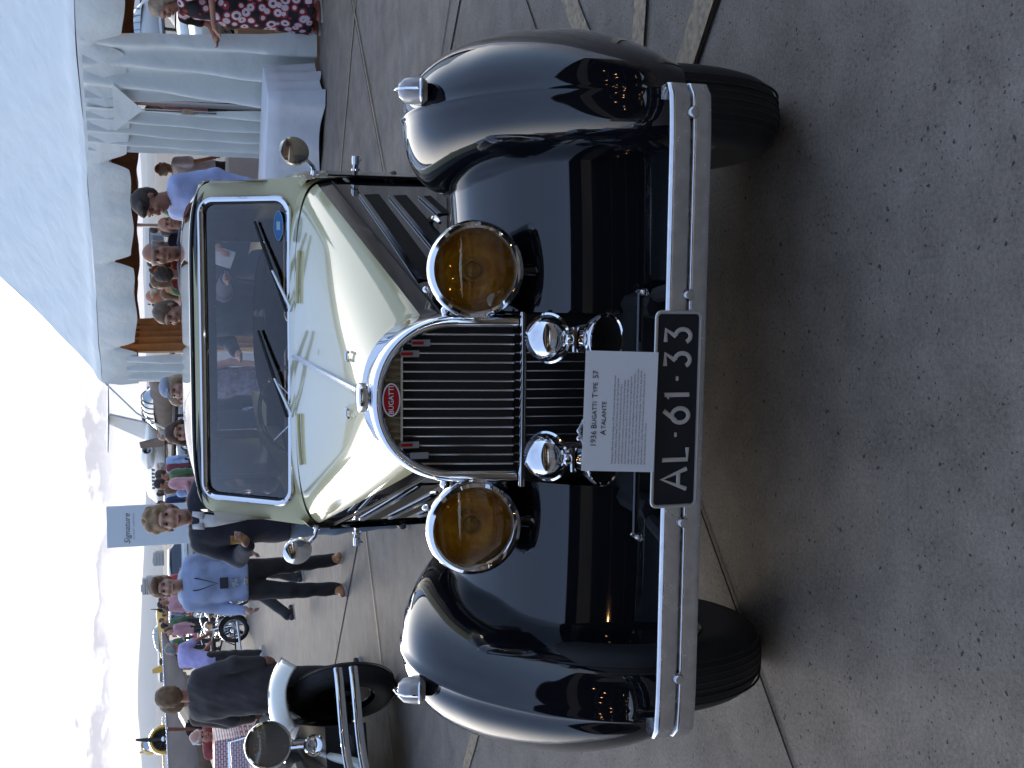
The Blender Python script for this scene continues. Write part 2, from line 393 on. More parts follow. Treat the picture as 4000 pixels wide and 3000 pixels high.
# ------------------------------------------------------------------ the two tone coupe
M_black = mat('black_paint', (0.006, 0.007, 0.010), 0.04, coat=1.0, spec=0.30, rvar=0.02, vscale=3)
M_cream = mat('pale_green_paint', (0.62, 0.575, 0.34), 0.14, coat=0.7, spec=0.12)
M_chrome = mat('chrome', (0.83, 0.84, 0.86), 0.05, metal=1.0, rvar=0.03, vscale=14)
M_chrome2 = mat('brushed_chrome', (0.70, 0.70, 0.71), 0.19, metal=1.0, rvar=0.10, var=0.10, vscale=34, bump=0.14, bscale=60, bdist=0.0006)
M_rubber = mat('tyre_rubber', (0.016, 0.016, 0.017), 0.62, bump=0.4, bscale=120, var=0.2, vscale=8)
M_dark = mat('dark_underside', (0.010, 0.010, 0.011), 0.7)
M_core = mat('radiator_core', (0.008, 0.008, 0.008), 0.6)
M_glass = pane('window_glass', (0.88, 0.84, 0.86), 0.01, 1.5, 1.25)
M_satin = mat('satin_chrome', (0.66, 0.66, 0.67), 0.22, metal=1.0)
M_leather = mat('brown_trim', (0.13, 0.11, 0.11), 0.6, var=0.25, vscale=12)
M_red = mat('red_enamel', (0.36, 0.012, 0.012), 0.5, spec=0.2)
M_white = mat('white_enamel', (0.78, 0.77, 0.74), 0.35)
CAR = empty('vintage_coupe', (-0.030, 2.95, 0), R(-6.2), 'vintage coupe in pale green and black with amber headlamps, front and centre on the apron', 'car')
CP = [  # fender profile rear -> over the top -> front bottom: t, crown (y,z), catwalk (y,z), valley x, outer x
    (0.00, 1.75, 0.34, 1.60, 0.33, 0.56, 0.86),
    (0.12, 1.15, 0.50, 1.10, 0.47, 0.55, 0.90),
    (0.22, 0.78, 0.73, 0.75, 0.66, 0.55, 0.93),
    (0.32, 0.45, 0.90, 0.48, 0.76, 0.55, 0.945),
    (0.40, 0.20, 0.975, 0.30, 0.805, 0.545, 0.950),
    (0.48, 0.01, 0.970, 0.17, 0.797, 0.565, 0.953),
    (0.56, -0.14, 0.900, 0.06, 0.755, 0.590, 0.953),
    (0.64, -0.25, 0.80, -0.04, 0.695, 0.605, 0.950),
    (0.72, -0.33, 0.69, -0.115, 0.615, 0.612, 0.943),
    (0.80, -0.385, 0.585, -0.165, 0.530, 0.615, 0.925),
    (0.90, -0.415, 0.50, -0.205, 0.440, 0.615, 0.900),
    (1.00, -0.42, 0.43, -0.23, 0.36, 0.615, 0.870)]
_cy = catmull([(a[1], a[2], 0) for a in CP], 90); _gy = catmull([(a[3], a[4], 0) for a in CP], 90); _vx = catmull([(a[5], a[6], 0) for a in CP], 90)
def fender(side):
    rows = []
    for i in range(90):
        C_ = Vector((0, _cy[i][0], _cy[i][1])); G = Vector((0, _gy[i][0], _gy[i][1])); xv, xo = _vx[i][0], _vx[i][1]
        xc = 0.752 - 0.03 * max(0, 1 - abs(i / 89 - 0.38) * 3)
        ctr = Vector((0, 0.10, 0.42)); row = []
        inn = (ctr - C_); inn.normalize()
        xi = 0.225 if i > 44 else 0.225 + (44 - i) / 44.0 * 0.33
        for k in range(16):                                   # catwalk, radiator side to valley
            s = k / 16.0; x = xi + (xv - xi) * s
            lift = 0.012 * math.cos(s * math.pi / 2) ** 2
            row.append((x, G.y, G.z + lift * 0 + 0.010 * s * s))
        for k in range(19):                                   # up the inner flank to the crown
            s = k / 18.0; a = s * math.pi / 2; x = xv + (xc - xv) * (1 - math.cos(a)) ** 0.92; f = math.sin(a) ** 0.82
            p = G + (C_ - G) * f; row.append((x, p.y, p.z + 0.010 * (1 - f)))
        bead = 0.0055
        for k in range(1, 4):                                 # raised centre bead
            s = k / 4.0; x = xc + 0.022 * s; q = C_ - inn * bead * math.sin(s * math.pi); row.append((x, q.y, q.z))
        D = min(0.30, 0.06 + abs((C_ - ctr).length) * 0.5)
        for k in range(20):                                   # outer flank
            s = k / 19.0; a = s * math.pi / 2; x = xc + 0.022 + (xo - xc - 0.022) * math.sin(a); dd = D * (1 - math.cos(a))
            q = C_ + inn * dd; row.append((x, q.y, q.z))
        q1 = C_ + inn * (D + 0.05); row.append((xo - 0.004, q1.y, q1.z)); row.append((xo - 0.03, q1.y, q1.z - 0.004))
        rows.append([(p[0] * side, p[1], p[2]) for p in row])
    b = MB(); b.grid(rows, flip=(side > 0))
    o = b.build('fender', M_black, CAR, sharp=60); 
    # marker lamp on the crown
    b = MB(); M = Tm(0.782 * side, -0.02, 0.972) @ Rx(R(-12))
    b.at(M @ Matrix.Scale(.84, 4)).lathe([(0.001, 0.074), (0.022, 0.070), (0.038, 0.052), (0.043, 0.025), (0.045, 0.0), (0.03, -0.02)], seg=20, sc_=(0.98, 1.28, 0.95))
    l = b.build('marker_lamp', mat('frosted_lamp', (0.42, 0.40, 0.40), 0.18, coat=0.6, var=0.12, vscale=20), o)
    b = MB(); b.at(M @ Matrix.Scale(.84, 4)).tube([(0.8 * 0.046 * math.cos(a), 1.25 * 0.046 * math.sin(a), 0.0) for a in np.linspace(0, 2 * math.pi, 20, endpoint=False)], 0.006, 6, closed=True)
    b.tube([(0, -0.056, 0.0), (0, -0.050, 0.045), (0, -.025, .072), (0, 0, 0.080), (0, .025, .072), (0, 0.050, 0.045), (0, 0.056, 0.0)], 0.004, 6)
    b.build('marker_lamp_trim', M_chrome, o)
    return o
for s in (-1, 1): fender(s)
# ---- body below: chassis, apron
b = MB(); b.box((0, 1.8, 0.45), (1.10, 3.4, 0.22)); b.box((0, -0.05, 0.42), (0.50, 0.45, 0.12)); b.build('chassis', M_dark, CAR, smooth=False)
b = MB()
rows = []
for x in np.linspace(-0.74, 0.74, 30):
    rows.append([(x, -0.44 + 0.10 * (abs(x) / 0.86) ** 3, 0.46), (x, -0.42 + 0.10 * (abs(x) / 0.86) ** 3, 0.42), (x, -0.34, 0.38)])
b.grid(rows, flip=True); b.build('front_apron', M_black, CAR)
b = MB(); b.tube([(-0.62, 0, 0.36), (0.62, 0, 0.36)], 0.035, 10); b.tube([(-0.25, -0.36, 0.46), (-0.25, 0.6, 0.44)], 0.03, 8); b.tube([(0.25, -0.36, 0.46), (0.25, 0.6, 0.44)], 0.03, 8); b.build('axle', M_dark, CAR)
b = MB(); b.tube([(-0.285, -0.45, 0.545), (0.285, -0.45, 0.545)], 0.008, 8); b.build('tie_bar', M_black, CAR)
for s in (-1, 1):
    b = MB(); b.lathe([(0.0, -0.012), (0.008, -0.010), (0.010, 0), (0.008, 0.008), (0.008, 0.03)], (0.288 * s, -0.47, 0.545), 'y', 12); b.build('bolt', M_chrome, CAR)
# ---- wheels
def wheel(x, y, steer, rad=0.39, w=0.18):
    e = empty('wheel', (x, y, rad), steer, parent=CAR)
    prof = []; hw = w / 2; rt = rad - 0.235
    for a in np.linspace(0, math.pi, 15):
        prof.append((rad - 0.085 + 0.085 * math.sin(a) ** 0.65, -hw * math.cos(a) * (1.0)))
    P = [(0.225, -hw * .62)] + prof + [(0.225, hw * .62)]
    out2 = []
    for i, (r_, h) in enumerate(P):
        out2.append((r_, h))
    b = MB(); b.lathe(out2, axis='x', seg=56); t = b.build('tyre', M_rubber, e)
    for g in range(-3, 4):
        b = MB(); b.tube([(g * 0.018, (rad - 0.0005 - abs(g) * 0.0012) * math.cos(a), (rad - 0.0005 - abs(g) * 0.0012) * math.sin(a)) for a in np.linspace(0, 2 * math.pi, 56, endpoint=False)], 0.0035, 5, closed=True)
        b.build('tread_rib', M_rubber, t)
    b = MB(); b.lathe([(0.228, -hw * .7), (0.22, -hw * .66), (0.20, -hw * .35), (0.09, -hw * .35), (0.075, -hw * .75), (0.0, -hw * .8)], axis='x', seg=32)
    b.lathe([(0.0, hw * .8), (0.075, hw * .75), (0.09, hw * .35), (0.20, hw * .35), (0.22, hw * .66), (0.228, hw * .7)], axis='x', seg=32)
    b.build('rim', M_black, e)
ST = R(-4)
wheel(-0.725, 0.0, -ST); wheel(0.725, 0.0, -ST); wheel(-0.66, 3.3, 0); wheel(0.66, 3.3, 0)
# ---- bonnet
def hood_sec(y):
    t = (y - 0.10) / 1.30; t = max(0, min(1, t)); w = 0.208 + (0.648 - 0.208) * (t ** 0.96)
    zc = 1.088 + 0.048 * t; zb = 0.90 + 0.085 * t; n = 2.0 + 1.6 * t
    return w, zc, zb, n
HY = [0.06 + (1.385 - 0.06) * i / 30 for i in range(31)]
def hood_top_pts(y, xs):
    w, zc, zb, n = hood_sec(y); L = []
    for a in xs:
        ang = a * math.pi / 2; sx = math.copysign(abs(math.sin(ang)) ** (2 / n), ang); cz = abs(math.cos(ang)) ** (2 / n)
        L.append((w * sx, y, zb + (zc - zb) * cz + 0.010 * math.exp(-(w * sx / 0.03) ** 2) * 0.3))
    return L
amax = 0.86
rows = [hood_top_pts(y, np.linspace(-amax, amax, 41)) for y in HY]
b = MB(); b.grid(rows, flip=True); hood = b.build('bonnet', M_cream, CAR, sharp=50)
b = MB(); b.tube([(0, y, hood_sec(y)[1] + 0.006) for y in np.linspace(0.05, 1.385, 14)], 0.0085, 8); b.build('bonnet_hinge', M_satin, hood)
for sx_ in (-1, 1):    # small clips, short chrome strips near the scuttle
    M = Tm(0.082 * sx_, 0.36, 1.098)
    b = MB(); b.at(M).tube([(-.012, -.02, .004), (-.012, .02, .004)], .004, 6); b.tube([(.012, -.02, .004), (.012, .02, .004)], .004, 6); b.tube([(-.012, 0, .008), (.012, 0, .008)], .004, 6)
    b.build('bonnet_clip', M_chrome, hood)
for sx_ in (-1, 1):
    for yv in (1.27,):
        x0 = 0.20 * sx_; pts = []
        for q in np.linspace(0, 1, 7):
            x = x0 + sx_ * 0.19 * q; w, zc, zb, n = hood_sec(yv); pts.append((x, yv + 0.01 * q, zb + (zc - zb) * (1 - (abs(x) / w) ** n) ** (1 / n) + 0.008))
        b = MB(); b.tube(pts, 0.007, 7); b.build('grab_strip', M_cream, hood)
def side_pt(y, z_, s, off=0.0):
    w, zc, zb, n = hood_sec(y); ang = amax * math.pi / 2; xe = w * math.sin(ang) ** (2 / n); ze = zb + (zc - zb) * math.cos(ang) ** (2 / n)
    f = max(0, min(1, (ze - z_) / max(0.05, (ze - zb + 0.02)))); x = xe + (w * 1.004 - xe) * math.sin(f * math.pi / 2)
    return (s * (x + off), y, z_), ze
for s in (-1, 1):
    rows = []
    for y in HY:
        ze = side_pt(y, 1, s)[1]; rows.append([side_pt(y, ze + (0.46 - ze) * k / 12.0, s)[0] for k in range(13)])
    b = MB(); b.grid(rows, flip=(s < 0)); hs = b.build('bonnet_side', M_black, CAR, sharp=50)
    M_lv = mat('louvre_panel', (0.004, 0.004, 0.004), 0.6, spec=0.15)
    for (ya, yb, zt0, zt1, hgt) in ((0.34, 1.20, 0.90, 0.925, 0.075), (0.62, 1.20, 0.795, 0.82, 0.07), (0.98, 1.20, 0.69, 0.71, 0.05)):
        b = MB(); r0_, r1_ = [], []
        for q in np.linspace(0, 1, 12):
            y = ya + (yb - ya) * q; zt = zt0 + (zt1 - zt0) * q
            r0_.append(side_pt(y, zt, s, 0.004)[0]); r1_.append(side_pt(y + 0.02, zt - hgt, s, 0.004)[0])
        b.grid([r0_, r1_], flip=(s < 0)); lp = b.build('louvre_panel', M_lv, hs)
        b = MB(); nf = int((yb - ya) / 0.014)
        for k in range(nf):
            y = ya + (yb - ya) * (k + .5) / nf; zt = zt0 + (zt1 - zt0) * (k + .5) / nf
            p0 = side_pt(y, zt, s, 0.006)[0]; p1 = side_pt(y + 0.004, zt - 0.014, s, 0.006)[0]
            b.tube([p0, p1], 0.0038, 5)
        tag(b.build('louvres', M_satin, lp), kind='stuff')
    b = MB(); pts = [side_pt(y, side_pt(y, 1, s)[1] - 0.055, s, 0.002)[0] for y in np.linspace(0.1, 1.38, 20)]; b.tube(pts, 0.003, 5); b.build('seam', M_dark, hs)
    b = MB(); p = side_pt(0.85, 0.73, s, 0.012)[0]; b.tube([(p[0], p[1] - .07, p[2]), (p[0] + s * .015, p[1] - .03, p[2] + .005), (p[0] + s * .015, p[1] + .03, p[2] + .005), (p[0], p[1] + .07, p[2])], [.006, .012, .012, .006], 8)
    b.sphere((p[0], p[1] + .07, p[2]), .014, 8, 6); b.build('bonnet_catch', M_chrome, hs)
# ---- radiator
ARC = []
RW, RT, RB, RS = 0.200, 1.082, 0.735, 0.885        # half width, top, bottom bar, spring line
for k in range(8): ARC.append((-RW * (1 - .0), RB + (RS - RB) * k / 8.0))
for a in np.linspace(math.pi, 0, 31): ARC.append((RW * math.copysign(abs(math.cos(a)) ** 0.93, math.cos(a)), RS + (RT - RS) * math.sin(a) ** 0.93))
for k in range(7, -1, -1): ARC.append((RW, RB + (RS - RB) * k / 8.0))
def rake(z_): return -0.10 + (z_ - RB) * 0.22
RAD = empty('radiator', (0, 0, 0), parent=CAR)
prof = [(-0.016, 0.012), (-0.010, -0.006), (0.002, -0.014), (0.012, -0.008), (0.017, 0.006), (0.018, 0.05), (0.018, 0.11), (0.017, 0.16)]
cz = 0.90; rows = []
for (x, z_) in ARC:
    nx, nz = x / RW, max(0.0, (z_ - RS)) / (RT - RS); L = math.hypot(nx, nz) or 1
    rows.append([(x + nx / L * o_, rake(z_) + d, z_ + nz / L * o_) for o_, d in prof])
b = MB(); b.grid(rows, flip=False); b.build('radiator_shell', M_chrome, RAD, sharp=70)
b = MB(); P = [(x * .97, rake(z_) + 0.035, z_ if z_ > RB + .01 else z_) for x, z_ in ARC]; b.poly([(x, y, z_) for x, y, z_ in P], (0, 0.03, 0)); b.build('radiator_core', M_core, RAD, smooth=False)
def arch_top(x): return RS + (RT - RS) * (max(0, 1 - abs(x / RW) ** 2.15)) ** 0.465
for i in range(15):
    x = -0.168 + 0.336 * i / 14.0; zt = min(arch_top(x) - 0.012, 1.022); 
    b = MB(); b.tube([(x, rake(RB) + 0.008, RB + .005), (x, rake(zt) + 0.008, zt)], 0.0027, 6); b.build('radiator_slat', M_satin, RAD)
    b = MB(); b.tube([(x, rake(0.46) + 0.06, 0.47), (x, rake(RB) + 0.03, RB - .005)], 0.0024, 5); b.build('radiator_slat', M_satin, RAD)
b = MB(); b.box((0, -0.02, 0.60), (0.44, 0.06, 0.27)); b.build('lower_grille', M_core, RAD, smooth=False)
M_gold = mat('brass_pleat', (0.42, 0.36, 0.24), 0.42, metal=0.6)
b = MB(); rows = []
for k in range(97):
    x = -0.150 + 0.30 * k / 96; zt = arch_top(x) - 0.006; zb_ = 1.026; yy = 0.006 * math.cos(k * 2 * math.pi / 6)
    if zt < zb_ + .002: zt = zb_ + .002
    rows.append([(x, rake(zb_) + 0.012 + yy, zb_), (x, rake(zt) + 0.012 + yy, zt)])
b.grid(rows, flip=True); b.build('pleated_header', M_gold, RAD)
b = MB(); b.box((0, rake(1.024) + .004, 1.024), (0.31, 0.006, 0.006)); b.build('header_strip', M_chrome2, RAD, smooth=False)
BM = Tm(0, rake(1.05) - 0.006, 1.051) @ Rx(R(90 - 12.4))
b = MB(); b.at(BM).lathe([(0.0, 0.004), (0.92, 0.004), (1.0, 0.0), (1.0, -0.004)], seg=40, sc_=(0.0415, 0.0215, 1)); bd = b.build('badge', M_red, RAD)
b = MB(); b.at(BM).tube([(0.0415 * math.cos(a), 0.0215 * math.sin(a), 0.003) for a in np.linspace(0, 2 * math.pi, 40, endpoint=False)], 0.0019, 6, closed=True); b.build('badge_rim', M_white, bd)
b = MB(); b.at(BM).text('BUGATTI', Tm(0, 0, 0.0052), 0.0185, 0.0006, spacing=0.95); b.build('badge_lettering', M_white, bd, smooth=False)
b = MB(); b.lathe([(0.0, 0.012), (0.030, 0.011), (0.037, 0.007), (0.039, 0.0), (0.038, -0.012), (0.033, -0.016), (0.024, -0.02), (0.022, -0.04)], (0, 0.03, 1.118), 'z', 24)
b.build('radiator_cap', M_chrome, RAD)
b = MB(); b.tube([(-0.220, -0.135, 0.730), (-0.1, -0.142, 0.731), (0.1, -0.142, 0.731), (0.228, -0.135, 0.730)], 0.0085, 10, flat=((0, 1, 0), 1.3)); b.build('cross_bar', M_chrome, RAD)
for (x, zt, col) in ((0.146, 0.995, 1), (0.118, 1.022, 1), (-0.118, 1.022, 1), (-0.146, 0.998, 0)):
    b = MB(); b.box((x, rake(zt) - .004, zt - 0.018), (0.017, 0.003, 0.048)); tg = b.build('reflector_tag', mat('clear_plastic', (0.30, 0.30, 0.30), 0.2, coat=.5), RAD, smooth=False)
    if col: b = MB(); b.box((x, rake(zt) - .0065, zt - 0.010), (0.008, 0.002, 0.030)); b.build('red_stripe', M_red, tg, smooth=False)
# ---- headlamps
M_amber = pane('amber_lens', (1.0, 0.90, 0.62), 0.02, 1.5, 1.2)
M_refl = mat('lamp_reflector', (0.78, 0.44, 0.08), 0.22, metal=0.15, bump=0.9, bscale=45, bdist=0.010, detail=2, col2=(0.95, 0.85, 0.25), vscale=24)
for s in (-1, 1):
    e = empty('headlamp', (0.334 * s, -0.085, 0.843), 0, parent=CAR); e.rotation_euler = (R(-3), 0, R(2 * s))
    b = MB(); b.lathe([(0.0, 0.20), (0.03, 0.195), (0.07, 0.165), (0.100, 0.11), (0.117, 0.04), (0.120, 0.0)], axis='y', seg=40); b.build('lamp_bucket', M_black, e)
    b = MB(); b.lathe([(0.108, 0.006), (0.106, -0.012), (0.112, -0.022), (0.121, -0.017), (0.126, -0.004), (0.125, 0.014), (0.120, 0.020)], axis='y', seg=48); b.build('lamp_rim', M_chrome, e)
    b = MB(); b.lathe([(0.0, -0.034), (0.04, -0.031), (0.08, -0.022), (0.107, -0.010), (0.107, -0.006), (0.08, -0.018), (0.04, -0.027), (0.0, -0.030)], axis='y', seg=40); b.build('lamp_lens', M_amber, e)
    b = MB(); b.lathe([(0.0, 0.095), (0.02, 0.092), (0.05, 0.075), (0.08, 0.045), (0.105, 0.0)], axis='y', seg=40); b.build('lamp_reflector', M_refl, e)
    b = MB(); b.sphere((0, 0.03, 0), 0.021, 14, 10); b.lathe([(0.030, 0.08), (0.030, 0.03), (0.024, 0.03)], axis='y', seg=20); b.build('lamp_bulb', mat('smoked_bulb', (0.30, 0.20, 0.06), 0.1, coat=1), e)
    b = MB(); b.tube([(0, 0.06, -0.10), (0, 0.05, -0.14), (0, 0.05, -0.20)], [0.022, 0.016, 0.03], 12); b.build('lamp_post', M_black, e)
    b = MB(); b.sphere((-0.05 * s, 0.03, 0.123), 0.009, 8, 6); b.build('rim_screw', M_chrome, e)
# small chrome sidelights between lamp and shell
for s in (-1, 1):
    b = MB(); b.tube([(0.21 * s, 0.02, 0.90), (0.25 * s, 0.0, 0.90)], 0.007, 7); b.sphere((0.228 * s, -0.02, 0.905), (0.013, 0.018, 0.013), 10, 8); b.build('stay_bolt', M_chrome, CAR)
# ---- horns
for s in (-1, 1):
    e = empty('horn', (0.147 * s + 0.022, -0.30, 0.008), 0, parent=CAR)
    M = Tm(0, 0.045, 0.700) @ Rx(R(38))
    b = MB(); b.at(M).lathe([(0.0, 0.050), (0.022, 0.046), (0.042, 0.034), (0.054, 0.014), (0.058, -0.004), (0.063, -0.008), (0.063, -0.013), (0.03, -0.02), (0.0, -0.022)], seg=36); b.build('horn_dome', M_chrome, e)
    b = MB(); b.tube([(0, 0.02, 0.672), (0, 0.0, 0.655), (0, -0.01, 0.64), (0, -0.01, 0.625)], [0.012, 0.017, 0.010, 0.018], 14); b.tube([(-0.03, -0.012, 0.645), (0.03, -0.012, 0.645)], [.008, .011], 8); b.build('horn_stem', M_chrome, e)
    b = MB(); M = Tm(0, -0.03, 0.575) @ Rx(R(28)); 
    b.at(M).lathe([(0.02, 0.14), (0.028, 0.10), (0.038, 0.05), (0.050, 0.012), (0.060, -0.008), (0.063, -0.006), (0.062, 0.006), (0.052, 0.03)], axis='y', seg=36, sc_=(1.05, 1.0, 0.92)); b.build('horn_trumpet', M_chrome, e)
    b = MB(); b.at(M).lathe([(0.0, 0.022), (0.03, 0.014), (0.048, 0.004), (0.0555, -0.004)], axis='y', seg=30, sc_=(1.02, 1.0, 0.9)); b.build('horn_mouth', M_dark, e)
# ---- bumper and number plate
BZ = 0.486
def bump_y(x): return -0.565 + 0.045 * max(0, abs(x) - 0.60) ** 2 * 20 / 1.0 * 0.5
def bprof():
    P = []                       # (outward, z): two bands, each with a rounded upper shoulder, and a groove between
    def q(x): return math.sqrt(max(0.0, 1 - max(0.0, min(1.0, x)) ** 2))
    for u in (-1, -.985, -.95, -.9, -.7, -.45, -.25, -.17, -.12, -.08, -.05, -.03, 0.0, .04, .07, .12, .2, .45, .7, .84, .88, .92, .96, .985, 1.0):
        if u >= .05: d = .003 + .012 * q((u - .82) / .18) - .004 * max(0, 1 - (u - .05) / .10) ** 2 * 1.5
        elif u > -.04: d = .001
        else: d = .003 + .012 * q((u + .20) / .17) - .008 * max(0, (-u - .9) / .1) ** 2
        P.append((d, u * 0.049))
    return P
rows = []
xs = [-0.752 + 1.504 * i / 60 for i in range(61)]
for x in xs:
    e_ = max(0, (abs(x) - 0.735) / 0.017); rows.append([(x, bump_y(x) - d * (1 - 0.5 * e_ * e_) + 0.012 * e_, BZ + z_ * (1 - 0.04 * e_)) for d, z_ in bprof()])
b = MB(); b.grid(rows, flip=False)
for sg in (-1, 1):
    x = 0.752 * sg; rr_ = [[(x, bump_y(x) - d * .5 + .012, BZ + z_ * .96) for d, z_ in bprof()], [(x - 0.004 * sg, bump_y(x) + 0.05, BZ + z_ * .9) for d, z_ in bprof()], [(x - 0.03 * sg, bump_y(x) + 0.055, BZ + z_ * .85) for d, z_ in bprof()]]
    b.grid(rr_, flip=(sg < 0))
bp_ = b.build('bumper', M_chrome2, CAR, sharp=50)
for x in (-0.60, -0.232, 0.285, 0.685):
    b = MB(); b.lathe([(0.0, -0.012), (0.010, -0.010), (0.0135, -0.004), (0.0135, 0.004)], (x, -0.580, BZ), 'y', 14); b.build('bumper_bolt', M_chrome2, bp_)
for s in (-1, 1):
    b = MB(); b.tube([(0.30 * s, -0.55, BZ), (0.28 * s, -0.36, 0.46)], 0.02, 8); b.build('bumper_bracket', M_dark, bp_)
PL = empty('number_plate', (0.029, -0.592, 0.516), 0, parent=CAR); PL.rotation_euler = (R(-1), R(0.3), 0)
def rrect(w, h, r_, n=6):
    pts = []
    for cx, cz_, a0 in ((w / 2 - r_, h / 2 - r_, 0), (-w / 2 + r_, h / 2 - r_, 90), (-w / 2 + r_, -h / 2 + r_, 180), (w / 2 - r_, -h / 2 + r_, 270)):
        for k in range(n + 1): a = R(a0 + 90 * k / n); pts.append((cx + r_ * math.cos(a), cz_ + r_ * math.sin(a)))
    return pts
b = MB(); b.poly([(x, 0.004, z_) for x, z_ in rrect(0.430, 0.100, 0.010)], (0, -0.006, 0)); b.build('plate_blank', mat('plate_blue_black', (0.010, 0.013, 0.020), 0.45, bump=.1, bscale=200), PL, smooth=False)
b = MB(); b.tube([(x, -0.004, z_) for x, z_ in rrect(0.436, 0.106, 0.012)], 0.0042, 8, closed=True); b.build('plate_frame', mat('satin_frame', (0.62, 0.62, 0.60), 0.35, metal=0.7), PL)
M_char = mat('plate_character', (0.60, 0.58, 0.54), 0.45)
def arcp(cx, cy, rx, ry, a0, a1, n=14): return [(cx + rx * math.cos(R(a0 + (a1 - a0) * k / n)), cy + ry * math.sin(R(a0 + (a1 - a0) * k / n))) for k in range(n + 1)]
GL = {  # stroke glyphs in a box 0..1 wide, 0..1 high
    'A': [[(0.0, 0), (0.5, 1), (1.0, 0)], [(0.2, 0.33), (0.8, 0.33)]],
    'L': [[(0.05, 1), (0.05, 0.0), (0.85, 0.0)]],
    '6': [[(0.78, 1.0), (0.22, 0.52)] , arcp(0.5, 0.33, 0.42, 0.33, 150, 510, 24)],
    '1': [[(0.12, 0.80), (0.45, 1.0), (0.45, 0.0)]],
    '3': [[(0.05, 1.0), (0.85, 1.0), (0.42, 0.60)], [(0.42, 0.60)] + arcp(0.44, 0.31, 0.44, 0.30, 85, -150, 16)],
    '.': [[(0.5, 0.46), (0.5, 0.54)]]}
cx0 = -0.188; H_ = 0.060
for ch, wd in (('A', .062), ('L', .050), ('.', .026), ('6', .054), ('1', .034), ('.', .030), ('3', .050), ('3', .050)):
    b = MB(); ww = wd - 0.016 if ch != '.' else 0.0
    for pl in GL[ch]:
        b.tube([(cx0 + wd / 2 - ww / 2 + x * ww, -0.0035, -H_ / 2 + z_ * H_) for x, z_ in pl], 0.0050 if ch != '.' else 0.0052, 8, flat=((0, 1, 0), 0.5))
    b.build('plate_character', M_char, PL); cx0 += wd + 0.0035
# ---- information card resting on the bumper (a thing of its own)
M_card = mat('card_white', (0.80, 0.81, 0.82), 0.6); M_ink = mat('print_ink', (0.02, 0.02, 0.025), 0.6)
c0 = Matrix.Rotation(R(-6.2), 4, 'Z')
cp = Vector((-0.030, 2.95, 0)) + c0.to_3x3() @ Vector((0.027, -0.615, 0.574))
CARD = empty('information_card', cp, R(-6.2), 'white printed information card propped above the number plate on the chrome bumper', 'sign')
CARD.rotation_euler = (R(-14), R(1.2), R(-6.2))
b = MB(); b.box((0, 0, 0.080), (0.266, 0.002, 0.160)); b.build('card', M_card, CARD, smooth=False)
FM = lambda x, z_: Tm(x, -0.0018, z_) @ Rx(R(90))
b = MB(); b.caps([('1936', .0180), (' ', .016), ('B', .0180), ('UGATTI', .0142), (' ', .016), ('T', .0180), ('YPE', .0142), (' ', .016), ('57', .0180)], FM(-.003, 0.136)); b.caps([('A', .0180), ('TALANTE', .0142)], FM(-.015, 0.115))
b.build('card_heading', M_ink, CARD, smooth=False)
LN = ['Debuting in 1934 under factory design no. 1070, and named for the beautiful, fleet footed', 'Greek goddess Atalanta, the Bugatti Type 57 Atalante was the only Type 57 body built',
      'exclusively in house at Molsheim. Penned by Jean Bugatti at 25 years old, it was a', 'masterfully aerodynamic composition, encompassing and honing factory body designs.',
      'Spurred by bus business, meeting the Type 57s 3.3 litre twin cam, inline eight cylinder', 'engine resulted in a new motor with competition levels of output and supercharged form',
      'power to produce 160hp, as well as retained Bugattis renowned solid front axle suspension.', 'Of the few Atalante coupes created were completed in 1936 and 1937, and three remain in their',
      'factory configuration with a fixed, metal encompassing canopy. Our featured car, Body, left the', 'Bugatti manufacture on 18 July 1936 as the first coachwork built in 1936 and is known to be', 'the very last Atalante built with a sunroof.']
b = MB()
for i, tx in enumerate(LN): b.text(tx, FM(-0.116, 0.0935 - i * 0.0072), 0.0054, 0.0, align='LEFT')
b.build('card_text', M_ink, CARD, smooth=False)
b = MB()
for x in (-0.062, -0.045, -0.025): b.sphere((x, 0.004, 0.158 + .01 * (x < -0.03)), 0.0055, 8, 6)
b.tube([(-0.075, 0.004, 0.156), (-0.045, 0.004, 0.170), (-0.02, 0.004, 0.158)], 0.004, 6)
b.build('card_clip', mat('clear_clip', (0.6, 0.62, 0.66), 0.1, trans=0.5, coat=1), CARD)
# ---- scuttle, screen surround, cabin
CB = empty('cabin', (0, 0, 0), parent=CAR)
def cabw(y): return interp([(1.38, .655), (1.50, .672), (1.70, .705), (2.1, .728), (2.8, .72), (3.4, .64), (4.0, .42), (4.35, .22)], y)[0]
# scuttle top
rows = []
for q in np.linspace(0, 1, 8):
    y = 1.39 + 0.13 * q; w = 0.652 + 0.012 * q; L = []
    for a in np.linspace(-1, 1, 41):
        ang = a * math.pi / 2; n = 3.8; sx_ = math.copysign(abs(math.sin(ang)) ** (2 / n), ang); cz_ = abs(math.cos(ang)) ** (2 / n)
        L.append((w * sx_, y, 0.985 + (0.150 + 0.010 * q) * cz_))
    rows.append(L)
b = MB(); b.grid(rows, flip=True); b.build('scuttle', M_cream, CB, sharp=50)
